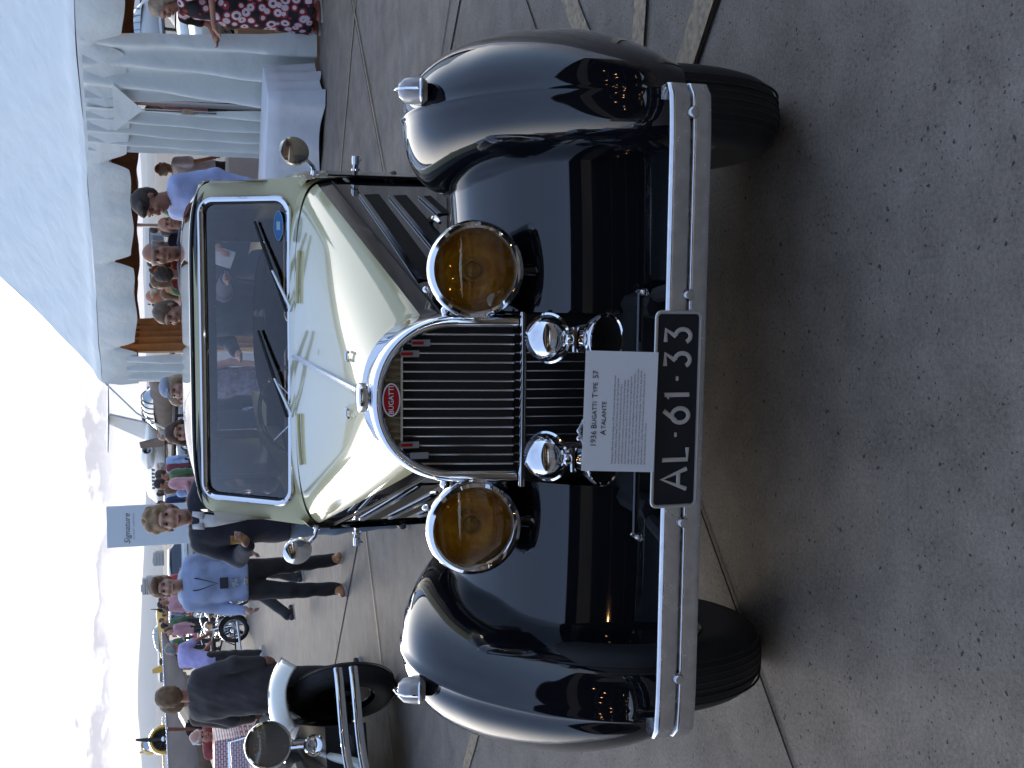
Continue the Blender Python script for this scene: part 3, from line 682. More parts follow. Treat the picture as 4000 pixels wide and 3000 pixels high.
# screen surround: rounded outer and inner outlines on a raked plane
SC0, SC1 = Vector((0, 1.475, 1.085)), Vector((0, 1.775, 1.481))       # bottom and top of the surround plane
def sp(x, v, off=0.0):                                    # v 0 bottom .. 1 top
    p = SC0 + (SC1 - SC0) * v; nrm_ = Vector((0, -(SC1 - SC0).z, (SC1 - SC0).y)).normalized(); q = p + nrm_ * off
    bow = 0.035 * (x / 0.65) ** 2
    return (x, q.y + bow, q.z)
LV = (SC1 - SC0).length
def loop(w0, w1, v0, v1, rb, rt, n=8):
    """rounded quad as (x, v) points, counter-clockwise from bottom right"""
    P = []; wv = lambda v: w0 + (w1 - w0) * (v - v0) / (v1 - v0)
    for sx_, vc, r_, a0 in ((1, v0, rb, -90), (1, v1, rt, 0), (-1, v1, rt, 90), (-1, v0, rb, 180)):
        cx_ = sx_ * (wv(vc) - r_); cv_ = vc + (r_ / LV if vc == v0 else -r_ / LV)
        for k in range(n + 1): a = R(a0 + 90 * k / n); P.append((cx_ + r_ * math.cos(a), cv_ + r_ * math.sin(a) / LV))
        # subdivide straight part
        if sx_ == 1 and vc == v1 or sx_ == -1 and vc == v0: 
            pass
    return P
outer = loop(0.668, 0.655, -0.03, 1.0, 0.03, 0.10); inner = loop(0.598, 0.596, 0.112, 0.925, 0.06, 0.06)
def dens(P, m=6):
    Q = []
    for i in range(len(P)):
        a, c = P[i], P[(i + 1) % len(P)]; L = math.hypot(c[0] - a[0], (c[1] - a[1]) * LV); k = m if L > 0.2 else 1
        for j in range(k): Q.append((a[0] + (c[0] - a[0]) * j / k, a[1] + (c[1] - a[1]) * j / k))
    return Q
outer, inner = dens(outer), dens(inner)
b = MB(); b.grid([[sp(x, v) for x, v in outer], [sp(x * .985, v * .99 + .005, 0.004) for x, v in outer], [sp(x, v, 0.004) for x, v in inner], [sp(x, v, -0.02) for x, v in inner]], cv=True, flip=True)
b.build('screen_surround', M_cream, CB, sharp=40)
b = MB(); b.tube([sp(x * .985, v * .985 + .008, 0.008) for x, v in inner], 0.012, 8, closed=True); b.build('screen_frame', M_chrome, CB)
in2 = [(x * .965, v * .965 + .0175) for x, v in inner]
b = MB(); b.tube([sp(x, v, 0.004) for x, v in in2], 0.006, 6, closed=True); b.build('screen_seal', M_rubber, CB)
b = MB(); b.grid([[sp(x * k, 0.505 + (v - 0.505) * k, -0.003) for x, v in in2] for k in (1.0, 0.75, 0.5, 0.25, 0.02)], cv=True, flip=True); b.poly([sp(x * .02, 0.505 + (v - 0.505) * .02, -0.003) for x, v in in2])
b.build('windscreen', M_glass, CB)
# blue oval sticker on the glass
b = MB(); M_blue = mat('sticker_blue', (0.03, 0.17, 0.42), 0.4)
sm = Matrix.Translation(Vector(sp(0.485, 0.215, 0.004))) @ Rx(R(90 - math.degrees(math.atan2((SC1 - SC0).y, (SC1 - SC0).z))))
b.at(sm).lathe([(0.0, 0.001), (1, 0.001), (1, 0)], seg=30, sc_=(0.055, 0.020, 1)); st = b.build('sticker', M_blue, CB)
b = MB(); b.at(sm).box((0, 0, 0.002), (0.032, 0.016, 0.001)); b.tube([(0.055 * math.cos(a), 0.020 * math.sin(a), .0015) for a in np.linspace(0, 2 * math.pi, 30, endpoint=False)], .0012, 5, closed=True); b.build('sticker_band', mat('sticker_pale', (0.35, 0.5, 0.6), 0.4), st)
# roof: loft going back from the surround's top edge
def roofrow(y):
    q = (y - 1.80) / 2.2; w = 0.655 - 0.02 * q - 0.10 * max(0, q - 0.5) ** 2; top = 1.484 + 0.020 * math.sin(min(1, q * 1.3) * math.pi / 2) - 0.55 * max(0, q - 0.42) ** 2
    L = []
    for a in np.linspace(-1, 1, 37):
        ang = a * math.pi / 2; n = 6.0; sx_ = math.copysign(abs(math.sin(ang)) ** (2 / n), ang); cz_ = abs(math.cos(ang)) ** (2 / 3.4)
        L.append((w * sx_, y, top - 0.115 * (1 - cz_)))
    return L
rows = [roofrow(y) for y in np.linspace(1.785, 3.75, 22)]
b = MB(); b.grid(rows, flip=True); b.build('roof', M_black, CB, sharp=60, solid=0.012)
r = roofrow(1.785); r2 = [(x * 1.0, 1.768, z_ - 0.012) for x, y, z_ in r]; 
b = MB(); b.grid([r, r2], flip=False); b.build('roof_lip', M_black, CB)
b = MB(); rows = [[(x * .97, y, z_ - .03) for x, y, z_ in roofrow(y)] for y in np.linspace(1.84, 3.7, 12)]; b.grid(rows); b.build('headlining', M_leather, CB)
# flanks: cream waist over black doors
for s in (-1, 1):
    rows, rows2 = [], []
    for y in np.linspace(1.39, 4.0, 26):
        w = cabw(y); rows.append([(s * (w - 0.03), y, 1.105), (s * (w - 0.008), y, 1.085), (s * w, y, 1.05), (s * (w + .003), y, 0.975)])
        rows2.append([(s * (w + .003), y, 0.975), (s * (w + .006), y, 0.85), (s * (w + .004), y, 0.6), (s * (w - 0.03), y, 0.36)])
    b = MB(); b.grid(rows, flip=(s < 0)); b.build('waist_panel', M_cream, CB, sharp=60)
    b = MB(); b.grid(rows2, flip=(s < 0)); dr = b.build('door', M_black, CB, sharp=60)
    b = MB(); x = s * (cabw(1.5) + .004); b.tube([(x, 1.45, 0.895), (x + s * .055, 1.45, 0.895)], [0.011, 0.011], 10); b.lathe([(0, -.016), (.014, -.016), (.015, 0), (.014, .016), (0, .016)], (x + s * .055, 1.45, .895), 'x', 12); b.lathe([(.017, -.004), (.017, .004)], (x + s * .02, 1.45, .895), 'x', 12); b.tube([(x + s * .045, 1.45, .897), (x + s * .06, 1.44, .875)], .004, 6)
    b.build('door_hinge', M_chrome, dr)
    b = MB(); b.tube([(x - s * .002, 1.455, 1.0), (x - s * .002, 1.455, 0.45)], 0.004, 6); b.build('door_gap', M_dark, dr)
    b = MB(); b.tube([(x + s * .01, 1.66, .70), (x + s * .03, 1.70, .70), (x + s * .03, 1.80, .70), (x + s * .012, 1.84, .70)], .012, 8); b.build('door_handle', M_dark, dr)
    # pillar and side window frame
    b = MB()
    for (y0, y1) in ((1.84, 1.86), (2.50, 3.64)):
        b.box((s * 0.648, (y0 + y1) / 2, 1.26), (0.03, y1 - y0 + .03, 0.36))
    b.build('window_pillar', M_cream, CB, bevel=0.005)
    b = MB(); b.grid([[(s * .655, y, 1.10) for y in (1.6, 2.1, 2.64)], [(s * .648, y, 1.42) for y in (1.6, 2.1, 2.64)]], flip=(s > 0)); b.build('side_window', M_glass, CB, solid=0.004)
    b = MB(); rows = [[sp(s * .655, v)[:1] + (sp(s * .655, v)[1], sp(s * .655, v)[2]), (s * .66, 1.86, 1.09 + .42 * v * .95)] for v in np.linspace(0, 0.95, 8)]; b.grid(rows, flip=(s < 0)); b.build('front_pillar', M_cream, CB)
    b = MB(); b.tube([(s * .655, 1.80, 1.425), (s * .665, 2.2, 1.435), (s * .665, 2.8, 1.43), (s * .64, 3.4, 1.39)], 0.009, 7); b.build('drip_rail', M_cream, CB)
    # mirror
    e = empty('door_mirror', (s * 0.675, 1.47, 1.045), 0, parent=CB)
    b = MB(); b.tube([(0, 0, 0), (s * .03, -.005, .01), (s * .055, -.01, .035), (s * .07, -.01, .06)], [.011, .008, .0075, .0075], 9); b.lathe([(.0, .014), (.015, .014), (.017, 0)], (0, 0, 0), 'x', 12); b.build('mirror_arm', M_chrome, e)
    b = MB(); mm = Tm(s * .083, -0.01, 0.078) @ Rz(R(14 * s)) @ Rx(R(4)); b.at(mm).lathe([(0.0, -0.022), (0.03, -0.019), (0.052, -0.008), (0.056, 0.0), (0.054, 0.008)], axis='y', seg=30); b.build('mirror_shell', mat('mirror_shell', (0.52, 0.47, 0.38), 0.10, metal=0.9) if s > 0 else M_chrome, e)
    b = MB(); b.at(mm).lathe([(0.054, 0.008), (0.0, 0.009)], axis='y', seg=30); b.build('mirror_glass', M_chrome, e)
# tail
rows = []
for y in np.linspace(3.55, 4.6, 14):
    q = (y - 3.55) / 1.05; w = 0.66 * (1 - q ** 2.2) ** .5 + .02; zt = 1.12 - 0.62 * q ** 1.7; L = []
    for a in np.linspace(-1, 1, 25):
        ang = a * math.pi / 2; sx_ = math.copysign(abs(math.sin(ang)) ** .7, ang); L.append((w * sx_, y, 0.34 + (zt - 0.34) * abs(math.cos(ang)) ** .5))
    rows.append(L)
b = MB(); b.grid(rows, flip=True); b.build('tail', M_black, CB, sharp=60)
for s in (-1, 1):
    rows = []
    for a in np.linspace(0, 1, 20):
        ang = math.pi * a; yy = 3.3 - 0.62 * math.cos(ang); zc_ = 0.32 + 0.42 * math.sin(ang) ** .8; L = []
        for k in range(12): an = math.pi / 2 * k / 11; L.append((s * (0.60 + 0.19 * math.sin(an)), yy, 0.30 + (zc_ - 0.30) * max(0.0, math.cos(an)) ** .5))
        rows.append(L)
    b = MB(); b.grid(rows, flip=(s > 0)); b.build('rear_fender', M_black, CB, sharp=70)
# rear window wall (opening 1.0 m wide) and interior
b = MB(); yw = 3.62
def wq(x0, x1, z0, z1): b.box(((x0 + x1) / 2, yw, (z0 + z1) / 2), (x1 - x0, 0.03, z1 - z0))
wq(-.64, .64, .50, 1.043); wq(-.64, .64, 1.315, 1.44); wq(-.64, -.585, 1.043, 1.315); wq(.455, .64, 1.043, 1.315); b.build('rear_bulkhead', M_leather, CB, smooth=False)
b = MB(); b.tube([(-.585, yw - .02, 1.043), (.455, yw - .02, 1.043), (.455, yw - .02, 1.315), (-.585, yw - .02, 1.315)], .005, 6, closed=True); b.build('rear_window_frame', M_chrome2, CB)
b = MB(); b.box((0, 1.62, 1.04), (1.22, 0.20, 0.10)); b.box((0, 2.6, 0.40), (1.2, 2.0, 0.04)); b.build('dashboard', M_leather, CB, bevel=.02)
b = MB(); b.box((0.30, 1.60, 1.10), (0.12, 0.03, 0.045)); b.tube([(0.10, 1.58, 1.10), (0.22, 1.58, 1.105)], .012, 8); b.build('heater', M_dark, CB, bevel=.004)
for x in (-.30, .30):
    b = MB(); b.box((x, 2.75, 0.80), (0.50, 0.14, 0.46)); b.box((x, 2.5, 0.58), (0.5, 0.5, 0.14)); b.build('seat', M_leather, CB, bevel=.04)
sw = empty('steering_wheel', (-0.285, 2.02, 1.03), 0, parent=CB); sw.rotation_euler = (R(62), 0, 0)
b = MB(); b.tube([(0.20 * math.cos(a), 0.20 * math.sin(a), 0) for a in np.linspace(0, 2 * math.pi, 40, endpoint=False)], 0.0095, 8, closed=True)
b.build('wheel_rim', mat('wheel_wood', (0.10, 0.08, 0.07), .3, coat=.6), sw)
b = MB()
for k in range(4): a = R(45 + 90 * k); b.tube([(0, 0, -.02), (0.19 * math.cos(a), 0.19 * math.sin(a), 0)], .005, 6)
b.lathe([(0, .01), (.03, 0), (.03, -.03)], (0, 0, -.02), 'z', 14); b.build('wheel_spoke', M_chrome2, sw)
# wipers
for (bx, tx, tv, px) in ((0.115, 0.500, 0.415, 0), (-0.290, 0.085, 0.40, 0)):
    w_ = empty('wiper', (0, 0, 0), parent=CB)
    base = Vector(sp(bx, 0.035, 0.02)); base.y -= .012; mid = Vector(sp(bx + (tx - bx) * .52, 0.10 + (tv - .10) * .48, 0.028)); tip = Vector(sp(tx, tv, 0.014)); low = Vector(sp(bx + (tx - bx) * .12, 0.15, 0.014))
    b = MB(); b.tube([base, base + (mid - base) * .12 + Vector((0, -.005, 0)), mid], [.009, .008, .0045], 7); b.lathe([(0, -.012), (.013, -.01), (.014, .02)], base, 'y', 12); b.build('wiper_arm', M_chrome2, w_)
    b = MB(); b.tube([low, mid + Vector((0, 0.004, 0)), tip], [.006, .0085, .006], 6); b.build('wiper_blade', M_rubber, w_)
    b = MB(); b.tube([base, base + Vector((0, -.01, -.028))], .010, 8); b.build('wiper_spindle', M_dark, w_)
# ------------------------------------------------------------------ soft bodies: smooth signed distance shapes meshed with surface nets
class Soft:
    def __init__(s, h=0.011, k=0.025): s.p = []; s.h = h; s.k = k; s.cuts = []; s.rs = 1.0
    def cone(s, a, b, ra, rb=None, k=None): s.p.append(('c', np.array(a, float), np.array(b, float), ra * s.rs, (ra if rb is None else rb) * s.rs, s.k if k is None else k)); return s
    def ell(s, c, r_, rot=None, k=None): s.p.append(('e', np.array(c, float), np.array(r_, float) * s.rs, None if rot is None else np.array(rot, float), 0, s.k if k is None else k)); return s
    def cut(s, fn): s.cuts.append(fn); return s
    def mesh(s, wob=0.0, wf=18.0, seed=0):
        lo, hi = np.full(3, 1e9), np.full(3, -1e9)
        for t, a, b, ra, rb, k in s.p:
            if t == 'c': r_ = max(ra, rb); lo = np.minimum(lo, np.minimum(a, b) - r_); hi = np.maximum(hi, np.maximum(a, b) + r_)
            else: r_ = b.max(); lo = np.minimum(lo, a - r_); hi = np.maximum(hi, a + r_)
        h = s.h; lo -= 3 * h; n = np.ceil((hi - lo) / h).astype(int) + 4
        ax = [lo[i] + h * np.arange(n[i]) for i in range(3)]
        F = np.full(n, 0.5, np.float32)
        for t, a, b, ra, rb, k in s.p:
            if t == 'c': m0 = np.minimum(a, b) - max(ra, rb) - 0.06; m1 = np.maximum(a, b) + max(ra, rb) + 0.06
            else: m0 = a - b.max() - 0.06; m1 = a + b.max() + 0.06
            i0 = np.clip(((m0 - lo) / h).astype(int), 0, n); i1 = np.clip(((m1 - lo) / h).astype(int) + 2, 0, n)
            X, Y, Z = np.meshgrid(*[ax[i][i0[i]:i1[i]].astype(np.float32) for i in range(3)], indexing='ij')
            if t == 'c':
                ba = b - a; L2 = max(1e-9, float(ba @ ba)); tt = np.clip(((X - a[0]) * ba[0] + (Y - a[1]) * ba[1] + (Z - a[2]) * ba[2]) / L2, 0, 1)
                d = np.sqrt((X - a[0] - tt * ba[0]) ** 2 + (Y - a[1] - tt * ba[1]) ** 2 + (Z - a[2] - tt * ba[2]) ** 2) - (ra + (rb - ra) * tt)
            else:
                x, y, z_ = X - a[0], Y - a[1], Z - a[2]
                if ra is not None:
                    Rm = ra; x, y, z_ = Rm[0, 0] * x + Rm[1, 0] * y + Rm[2, 0] * z_, Rm[0, 1] * x + Rm[1, 1] * y + Rm[2, 1] * z_, Rm[0, 2] * x + Rm[1, 2] * y + Rm[2, 2] * z_
                q = np.sqrt((x / b[0]) ** 2 + (y / b[1]) ** 2 + (z_ / b[2]) ** 2); d = (q - 1) * b.min() * np.where(q < 1, 1, 1.15)
            sl = tuple(slice(i0[i], i1[i]) for i in range(3)); f = F[sl]
            hh = np.clip(0.5 + 0.5 * (f - d) / k, 0, 1); F[sl] = f * (1 - hh) + d * hh - k * hh * (1 - hh)
        if s.cuts or wob:
            X, Y, Z = np.meshgrid(*[a_.astype(np.float32) for a_ in ax], indexing='ij')
            if wob: F += wob * (np.sin(X * wf * 1.3 + Z * wf * .8 + seed) * np.sin(Z * wf * 1.7 - Y * wf + seed * 2) + .6 * np.sin(Z * wf * 2.6 + X * wf * 2.1 + seed) * np.sin(X * wf * 2.9 + Y * wf * 2))
            for c in s.cuts: F = np.maximum(F, c(X, Y, Z))
        return nets(F, lo, h)
def nets(F, lo, h):
    S = F < 0; nx, ny, nz = F.shape
    c8 = [(i, j, k) for i in (0, 1) for j in (0, 1) for k in (0, 1)]
    cnt = sum(S[i:nx - 1 + i, j:ny - 1 + j, k:nz - 1 + k].astype(np.int8) for i, j, k in c8)
    act = (cnt > 0) & (cnt < 8); I = np.argwhere(act)
    if len(I) == 0: return np.zeros((0, 3)), []
    idx = np.full(act.shape, -1, np.int64); idx[tuple(I.T)] = np.arange(len(I))
    acc = np.zeros((len(I), 3)); num = np.zeros(len(I))
    for a in c8:
        for d in range(3):
            if a[d]: continue
            b = list(a); b[d] = 1
            fa = F[I[:, 0] + a[0], I[:, 1] + a[1], I[:, 2] + a[2]]; fb = F[I[:, 0] + b[0], I[:, 1] + b[1], I[:, 2] + b[2]]
            m = (fa < 0) != (fb < 0); t = np.where(m, fa / np.where(m, fa - fb, 1), 0); p = np.tile(np.array(a, float), (len(I), 1)); p[:, d] = t
            acc[m] += p[m]; num[m] += 1
    V = lo + h * (I + acc / num[:, None]); Q = []
    for d in range(3):
        e1, e2 = [(1, 2), (2, 0), (0, 1)][d]
        A = [slice(None)] * 3; B = [slice(None)] * 3; A[d] = slice(0, -1); B[d] = slice(1, None)
        for e in (e1, e2): A[e] = slice(1, -1); B[e] = slice(1, -1)
        Sa, Sb = S[tuple(A)], S[tuple(B)]; P = np.argwhere(Sa != Sb)
        if len(P) == 0: continue
        fl = Sa[tuple(P.T)]; base = P.copy(); base[:, e1] += 1; base[:, e2] += 1
        def cell(o1, o2):
            c = base.copy(); c[:, e1] += o1; c[:, e2] += o2; return idx[tuple(c.T)]
        q = np.stack([cell(-1, -1), cell(0, -1), cell(0, 0), cell(-1, 0)], 1); q[~fl] = q[~fl][:, ::-1]; Q.append(q)
    return V, np.concatenate(Q)
def soft_obj(name, s, m, parent, wob=0.0, wf=18.0, seed=0, smooth_it=1):
    V, Q = s.mesh(wob, wf, seed); me = bpy.data.meshes.new(name); me.from_pydata(V.tolist(), [], Q.tolist() if len(Q) else []); me.materials.append(m)
    me.polygons.foreach_set('use_smooth', [True] * len(me.polygons)); me.update()
    o = bpy.data.objects.new(name, me); COL.objects.link(o); o.parent = parent
    return o
def rotz(p, a, c=(0, 0)):
    x, y = p[0] - c[0], p[1] - c[1]; return (c[0] + x * math.cos(a) - y * math.sin(a), c[1] + x * math.sin(a) + y * math.cos(a), p[2])
def skin(n=0): return mat('skin_%d' % n, [(0.40, 0.20, 0.13), (0.33, 0.15, 0.09), (0.50, 0.28, 0.20), (0.22, 0.10, 0.06)][n], 0.55, var=0.10, vscale=9, sheen=.1)
def cloth(name, col, rough=0.85, var=0.12, vscale=7, bump=0.5): return mat(name, col, rough, var=var, vscale=vscale, bump=bump, bscale=22, bdist=0.012, sheen=0.15)
def head(par, J, h, sk, hair=None, hcol=None, turn=0.0, nod=0.0, face=True, bald=False, hlong=0.0):
    """adds head shapes to a Soft body and builds hair, eyes and mouth as children"""
    c = np.array(J['head'], float); ca, sa = math.cos(turn), math.sin(turn); cn, sn = math.cos(nod), math.sin(nod)
    def L(p):                                           # head frame: -y is the face
        x, y, z_ = p; y, z_ = y * cn - z_ * sn * -1 * -1, y * sn + z_ * cn
        return (c[0] + x * ca - y * sa, c[1] + x * sa + y * ca, c[2] + z_)
    return c, L
def person(name, loc, rz, label, top='shirt', topc=(.4, .45, .6), legc=(.03, .03, .035), hair='short', hairc=(.08, .05, .03), sk=0, J=None, height=1.75, h=0.0115,
           turn=0.0, nod=0.0, sleeves='long', legs='trousers', shoec=(.05, .04, .04), build=1.0, group=None, face=True, seed=0, hs=1.06, hem=.10, topmat=None, cat='person', fingers=True, lower=True):
    root = empty(name, loc, rz, label, cat, group); k_ = height / 1.75; root.scale = (k_, k_, k_)
    D = dict(pel=(0, 0, .94), chest=(0, 0, 1.27), neck=(0, .01, 1.455), head=(0, -.01, 1.625), shl=(-.185, 0, 1.405), shr=(.185, 0, 1.405), ell=(-.245, .03, 1.13), elr=(.245, .03, 1.13),
             wrl=(-.26, -.04, .885), wrr=(.26, -.04, .885), hil=(-.09, 0, .92), hir=(.09, 0, .92), knl=(-.10, -.02, .50), knr=(.10, -.02, .50), anl=(-.11, .02, .085), anr=(.11, .02, .085),
             handl=None, handr=None, footl=0.0, footr=0.0)
    if J: D.update(J)
    S = skin(sk); bw = build
    turn_ = turn
    c = np.array(D['head'], float); ca, sa = math.cos(turn), math.sin(turn); cn, sn = math.cos(nod), math.sin(nod)
    def L(p):
        x, y, z_ = (q * hs for q in p)
        y2 = y * cn - z_ * sn; z2 = y * sn + z_ * cn
        return (c[0] + x * ca - y2 * sa, c[1] + x * sa + y2 * ca, c[2] + z2)
    Rm = np.array([[ca, -sa * cn, sa * sn], [sa, ca * cn, -ca * sn], [0, sn, cn]])
    b = Soft(h * 0.85 if face else h, 0.022); b.rs = hs
    b.ell(L((0, .012, .028)), (.076, .096, .090), Rm); b.ell(L((0, -.028, -.035)), (.058, .062, .085), Rm); b.ell(L((0, -.048, -.088)), (.032, .030, .028), Rm, .03)
    b.cone(L((0, -.088, .018)), L((0, -.108, -.024)), .009, .014, .012); b.ell(L((0, -.088, -.062)), (.024, .012, .009), Rm, .012)
    for s in (-1, 1): b.ell(L((s * .078, .012, -.005)), (.010, .020, .031), Rm, .010); b.ell(L((s * .040, -.068, -.022)), (.022, .02, .02), Rm, .02)
    b.cone(L((-.032, -.085, .036)), L((.032, -.085, .036)), .013, k=.015)
    b.rs = 1.0; nk = np.array(D['neck'], float); b.cone(nk + (0, 0, -.05), np.array(L((0, .012, -.07))), .060, .052)
    b.cone(D['chest'], nk + (0, 0, -.08), .085, .075); b.cone(D['pel'], D['chest'], .09, .09)
    for s in 'lr':
        sh, el, wr = (np.array(D[q + s], float) for q in ('sh', 'el', 'wr'))
        b.cone(sh, el, .043, .035); b.cone(el, wr, .035, .025)
        d = wr - el; d /= np.linalg.norm(d); hd = np.array(D['hand' + s], float) if D['hand' + s] is not None else d * .8 + np.array([0, -.25, -.2]); hd /= np.linalg.norm(hd)
        sx = -1 if s == 'l' else 1
        side = np.cross(hd, [0.0, 0.0, 1.0]); 
        if abs(hd[2]) > .6: side = np.array([0.0, -1.0, 0.0]) - hd * (-hd[1])
        side /= max(1e-6, np.linalg.norm(side)); nrm_ = np.cross(hd, side)
        pc = wr + hd * .055; b.cone(wr, pc, .026, .030, .02); b.cone(pc - side * .018, pc + side * .018, .022, .022, .02)
        if fingers:
            for fi, ln in enumerate((.062, .074, .070, .055)):
                o_ = side * (.030 - fi * .020); k0 = pc + hd * .028 + o_; k1 = k0 + hd * ln * .5 + nrm_ * .010 * sx; k2 = k1 + hd * ln * .35 + nrm_ * .026 * sx
                b.cone(k0, k1, .0105, .0095, .006); b.cone(k1, k2, .0095, .0082, .006)
            t0 = wr + hd * .03 + side * .024; t1 = t0 + hd * .032 + side * .022; b.cone(t0, t1, .013, .011, .01); b.cone(t1, t1 + hd * .028, .011, .009, .008)
        else: b.cone(pc, pc + hd * .05, .026, .018)
    if lower:
        for s in 'lr':
            hi, kn, an = (np.array(D[q + s], float) for q in ('hi', 'kn', 'an')); b.cone(hi, kn, .075, .050); b.cone(kn, an, .050, .036)
            ft = D['foot' + s]; fd = np.array([math.sin(ft), -math.cos(ft), 0]); b.cone(an + (0, 0, -.03), an + fd * .13 + (0, 0, -.055), .035, .028)
    soft_obj('body', b, S, root)
    if face:
        for s in (-1, 1):
            q = MB(); q.sphere(L((s * .031, -.083, .012)), (.0125, .009, .008), 8, 6); q.build('eye', mat('eye_dark', (.03, .02, .02), .3), root)
            q = MB(); q.tube([L((s * .015, -.094, .033)), L((s * .034, -.092, .039)), L((s * .052, -.080, .032))], .0045, 5); q.build('eyebrow', mat('brow_%s' % (hairc,), tuple(x * .8 for x in hairc), .8), root)
        q = MB(); q.tube([L((-.024, -.092, -.060)), L((0, -.1005, -.062)), L((.024, -.092, -.060))], .0052, 5); q.build('mouth', mat('lip', (.24, .07, .06), .5), root)
    # hair
    if hair != 'bald':
        hm = mat('hair_%s' % (hairc,), hairc, .65, var=.3, vscale=30, bump=.8, bscale=90, stretch=(1, 1, .25))
        b = Soft(h, .02); b.rs = hs
        b.ell(L((0, .022, .045)), (.088, .106, .090), Rm)
        if hair in ('short', 'curly'): b.ell(L((0, .05, .0)), (.080, .075, .085), Rm)
        if hair == 'curly':
            rs = np.random.RandomState(seed)
            for _ in range(26):
                a, e_ = rs.uniform(0, 6.28), rs.uniform(0.1, 1.5); b.ell(L((.08 * math.cos(a) * math.cos(e_), .02 + .095 * math.sin(a) * math.cos(e_), .055 + .085 * math.sin(e_))), (.024,) * 3, None, .01)
        if hair == 'fringe': b.ell(L((0, .05, .0)), (.080, .075, .085), Rm); b.ell(L((.02, -.06, .08)), (.07, .045, .035), Rm)
        if hair == 'long':
            for s in (-1, 1): b.cone(L((s * .072, .02, .0)), L((s * .085, .03, -.14)), .036, .030); b.cone(L((s * .045, .07, .0)), L((s * .06, .075, -.20)), .045, .035)
        if hair == 'halo': b.ell(L((0, .06, -.02)), (.082, .055, .060), Rm)
        fc = np.array(L((0, -.115, -.035))); fr = .088 if hair != 'long' else .080
        fx = Rm[:, 0]; fy = Rm[:, 1]; fz = Rm[:, 2]
        def cutf(X, Y, Z):
            x, y, z_ = X - fc[0], Y - fc[1], Z - fc[2]
            x, y, z_ = x / hs, y / hs, z_ / hs; u = (x * fx[0] + y * fx[1] + z_ * fx[2]) / .068; v = (x * fy[0] + y * fy[1] + z_ * fy[2]) / .105; w = (x * fz[0] + y * fz[1] + z_ * fz[2]) / .098
            return -(np.sqrt(u * u + v * v + w * w) - 1) * .07
        b.cut(cutf)
        if hair == 'halo':
            tp = np.array(L((0, 0, .055))); b.cut(lambda X, Y, Z: ((X - tp[0]) * fz[0] + (Y - tp[1]) * fz[1] + (Z - tp[2]) * fz[2]))
        soft_obj('hair', b, hm, root, wob=.0035, wf=40, seed=seed)
    # clothes
    tm = topmat or cloth('%s_%d_%d_%d' % ((top,) + tuple(int(q * 999) for q in topc)), topc)
    P, Cc = np.array(D['pel'], float), np.array(D['chest'], float)
    b = Soft(h, .03)
    j = .012 if top == 'shirt' else .024
    if top in ('shirt', 'jacket', 'tee', 'coat'):
        sh0, sh1 = np.array(D['shl'], float), np.array(D['shr'], float)
        b.cone(sh0 * .8 + sh1 * .2, sh1 * .8 + sh0 * .2, (.068 + j) , k=.05); b.cone(Cc * .5 + sh0 * .5, Cc * .5 + sh1 * .5, .09 * bw + j, k=.06)
        sp_ = (sh1 - sh0); sp_ = sp_ / np.linalg.norm(sp_) * .055 * bw
        for q in (-1, 1): b.cone(P + q * sp_ * 1.0 + (0, 0, .0), Cc + q * sp_ * 1.2, .105 * bw + j, .105 * bw + j, .06)
        low = P + (0, 0, -hem if top != 'coat' else -.2)
        for q in (-1, 1): b.cone(P + q * sp_, low + q * sp_ * 1.15, .10 * bw + j, .105 * bw + j, .05)
        for s in 'lr':
            sh, el, wr = (np.array(D[q + s], float) for q in ('sh', 'el', 'wr'))
            if sleeves == 'long': b.cone(sh, el, .062 + j * .7, .050 + j * .6); b.cone(el, wr, .050 + j * .6, .036 + j * .6)
            elif sleeves == 'rolled': b.cone(sh, el, .060 + j, .050 + j * .6); b.cone(el, el + (wr - el) * .3, .048 + j * .5)
            elif sleeves == 'short': b.cone(sh, sh + (el - sh) * .65, .062 + j, .062 + j)
        if top in ('jacket', 'shirt', 'coat'): b.cone(nk + (0, 0, -.055), nk + (0, -.004, -.01), .078, .072, .02)
        low_z = low[2] - .02; b.cut(lambda X, Y, Z: low_z - Z)
        # neck opening
        nkz = nk[2]
        b.cut(lambda X, Y, Z: -(np.sqrt((X - nk[0]) ** 2 + (Y - nk[1] + .012) ** 2) - .058 - np.clip(Z - nkz, -.05, .1) * .25 + np.where(Z < nkz - .045, .2, 0)))
    if top == 'dress':
        sh0, sh1 = np.array(D['shl'], float), np.array(D['shr'], float)
        b.cone(sh0 * .8 + sh1 * .2, sh1 * .8 + sh0 * .2, .066, k=.05); b.cone(P, Cc, .13, .13, .05)
        for s in 'lr':
            sh, el = (np.array(D[q + s], float) for q in ('sh', 'el')); b.cone(sh, sh + (el - sh) * .6, .058, .060)
        b.cone(P + (-.05, 0, -.02), P + (.05, 0, -.02), .165, k=.06); b.cone(P, P + (0, 0, -.25), .165, .18, .06)
        for q in (-1, 0, 1): b.cone(P + (q * .05, 0, -.2), (q * .10, 0, .13), .13, .15, .06)
        b.cut(lambda X, Y, Z: .10 - Z)
    if top == 'jacket' or top == 'suit':
        pass
    soft_obj('dress' if top == 'dress' else ('jacket' if top in ('jacket', 'coat') else 'shirt'), b, tm, root, wob=.0045, wf=14, seed=seed + 3)
    if legs == 'trousers' and lower:
        lm = cloth('trousers_%d_%d_%d' % tuple(int(q * 999) for q in legc), legc, .8)
        b = Soft(h, .03); b.cone(P + (-.05, 0, -.03), P + (.05, 0, -.03), .115 * bw, k=.05)
        for s in 'lr':
            hi, kn, an = (np.array(D[q + s], float) for q in ('hi', 'kn', 'an')); b.cone(hi, kn, .100 * bw, .072); b.cone(kn, an, .072, .062)
        soft_obj('trousers', b, lm, root, wob=.005, wf=12, seed=seed)
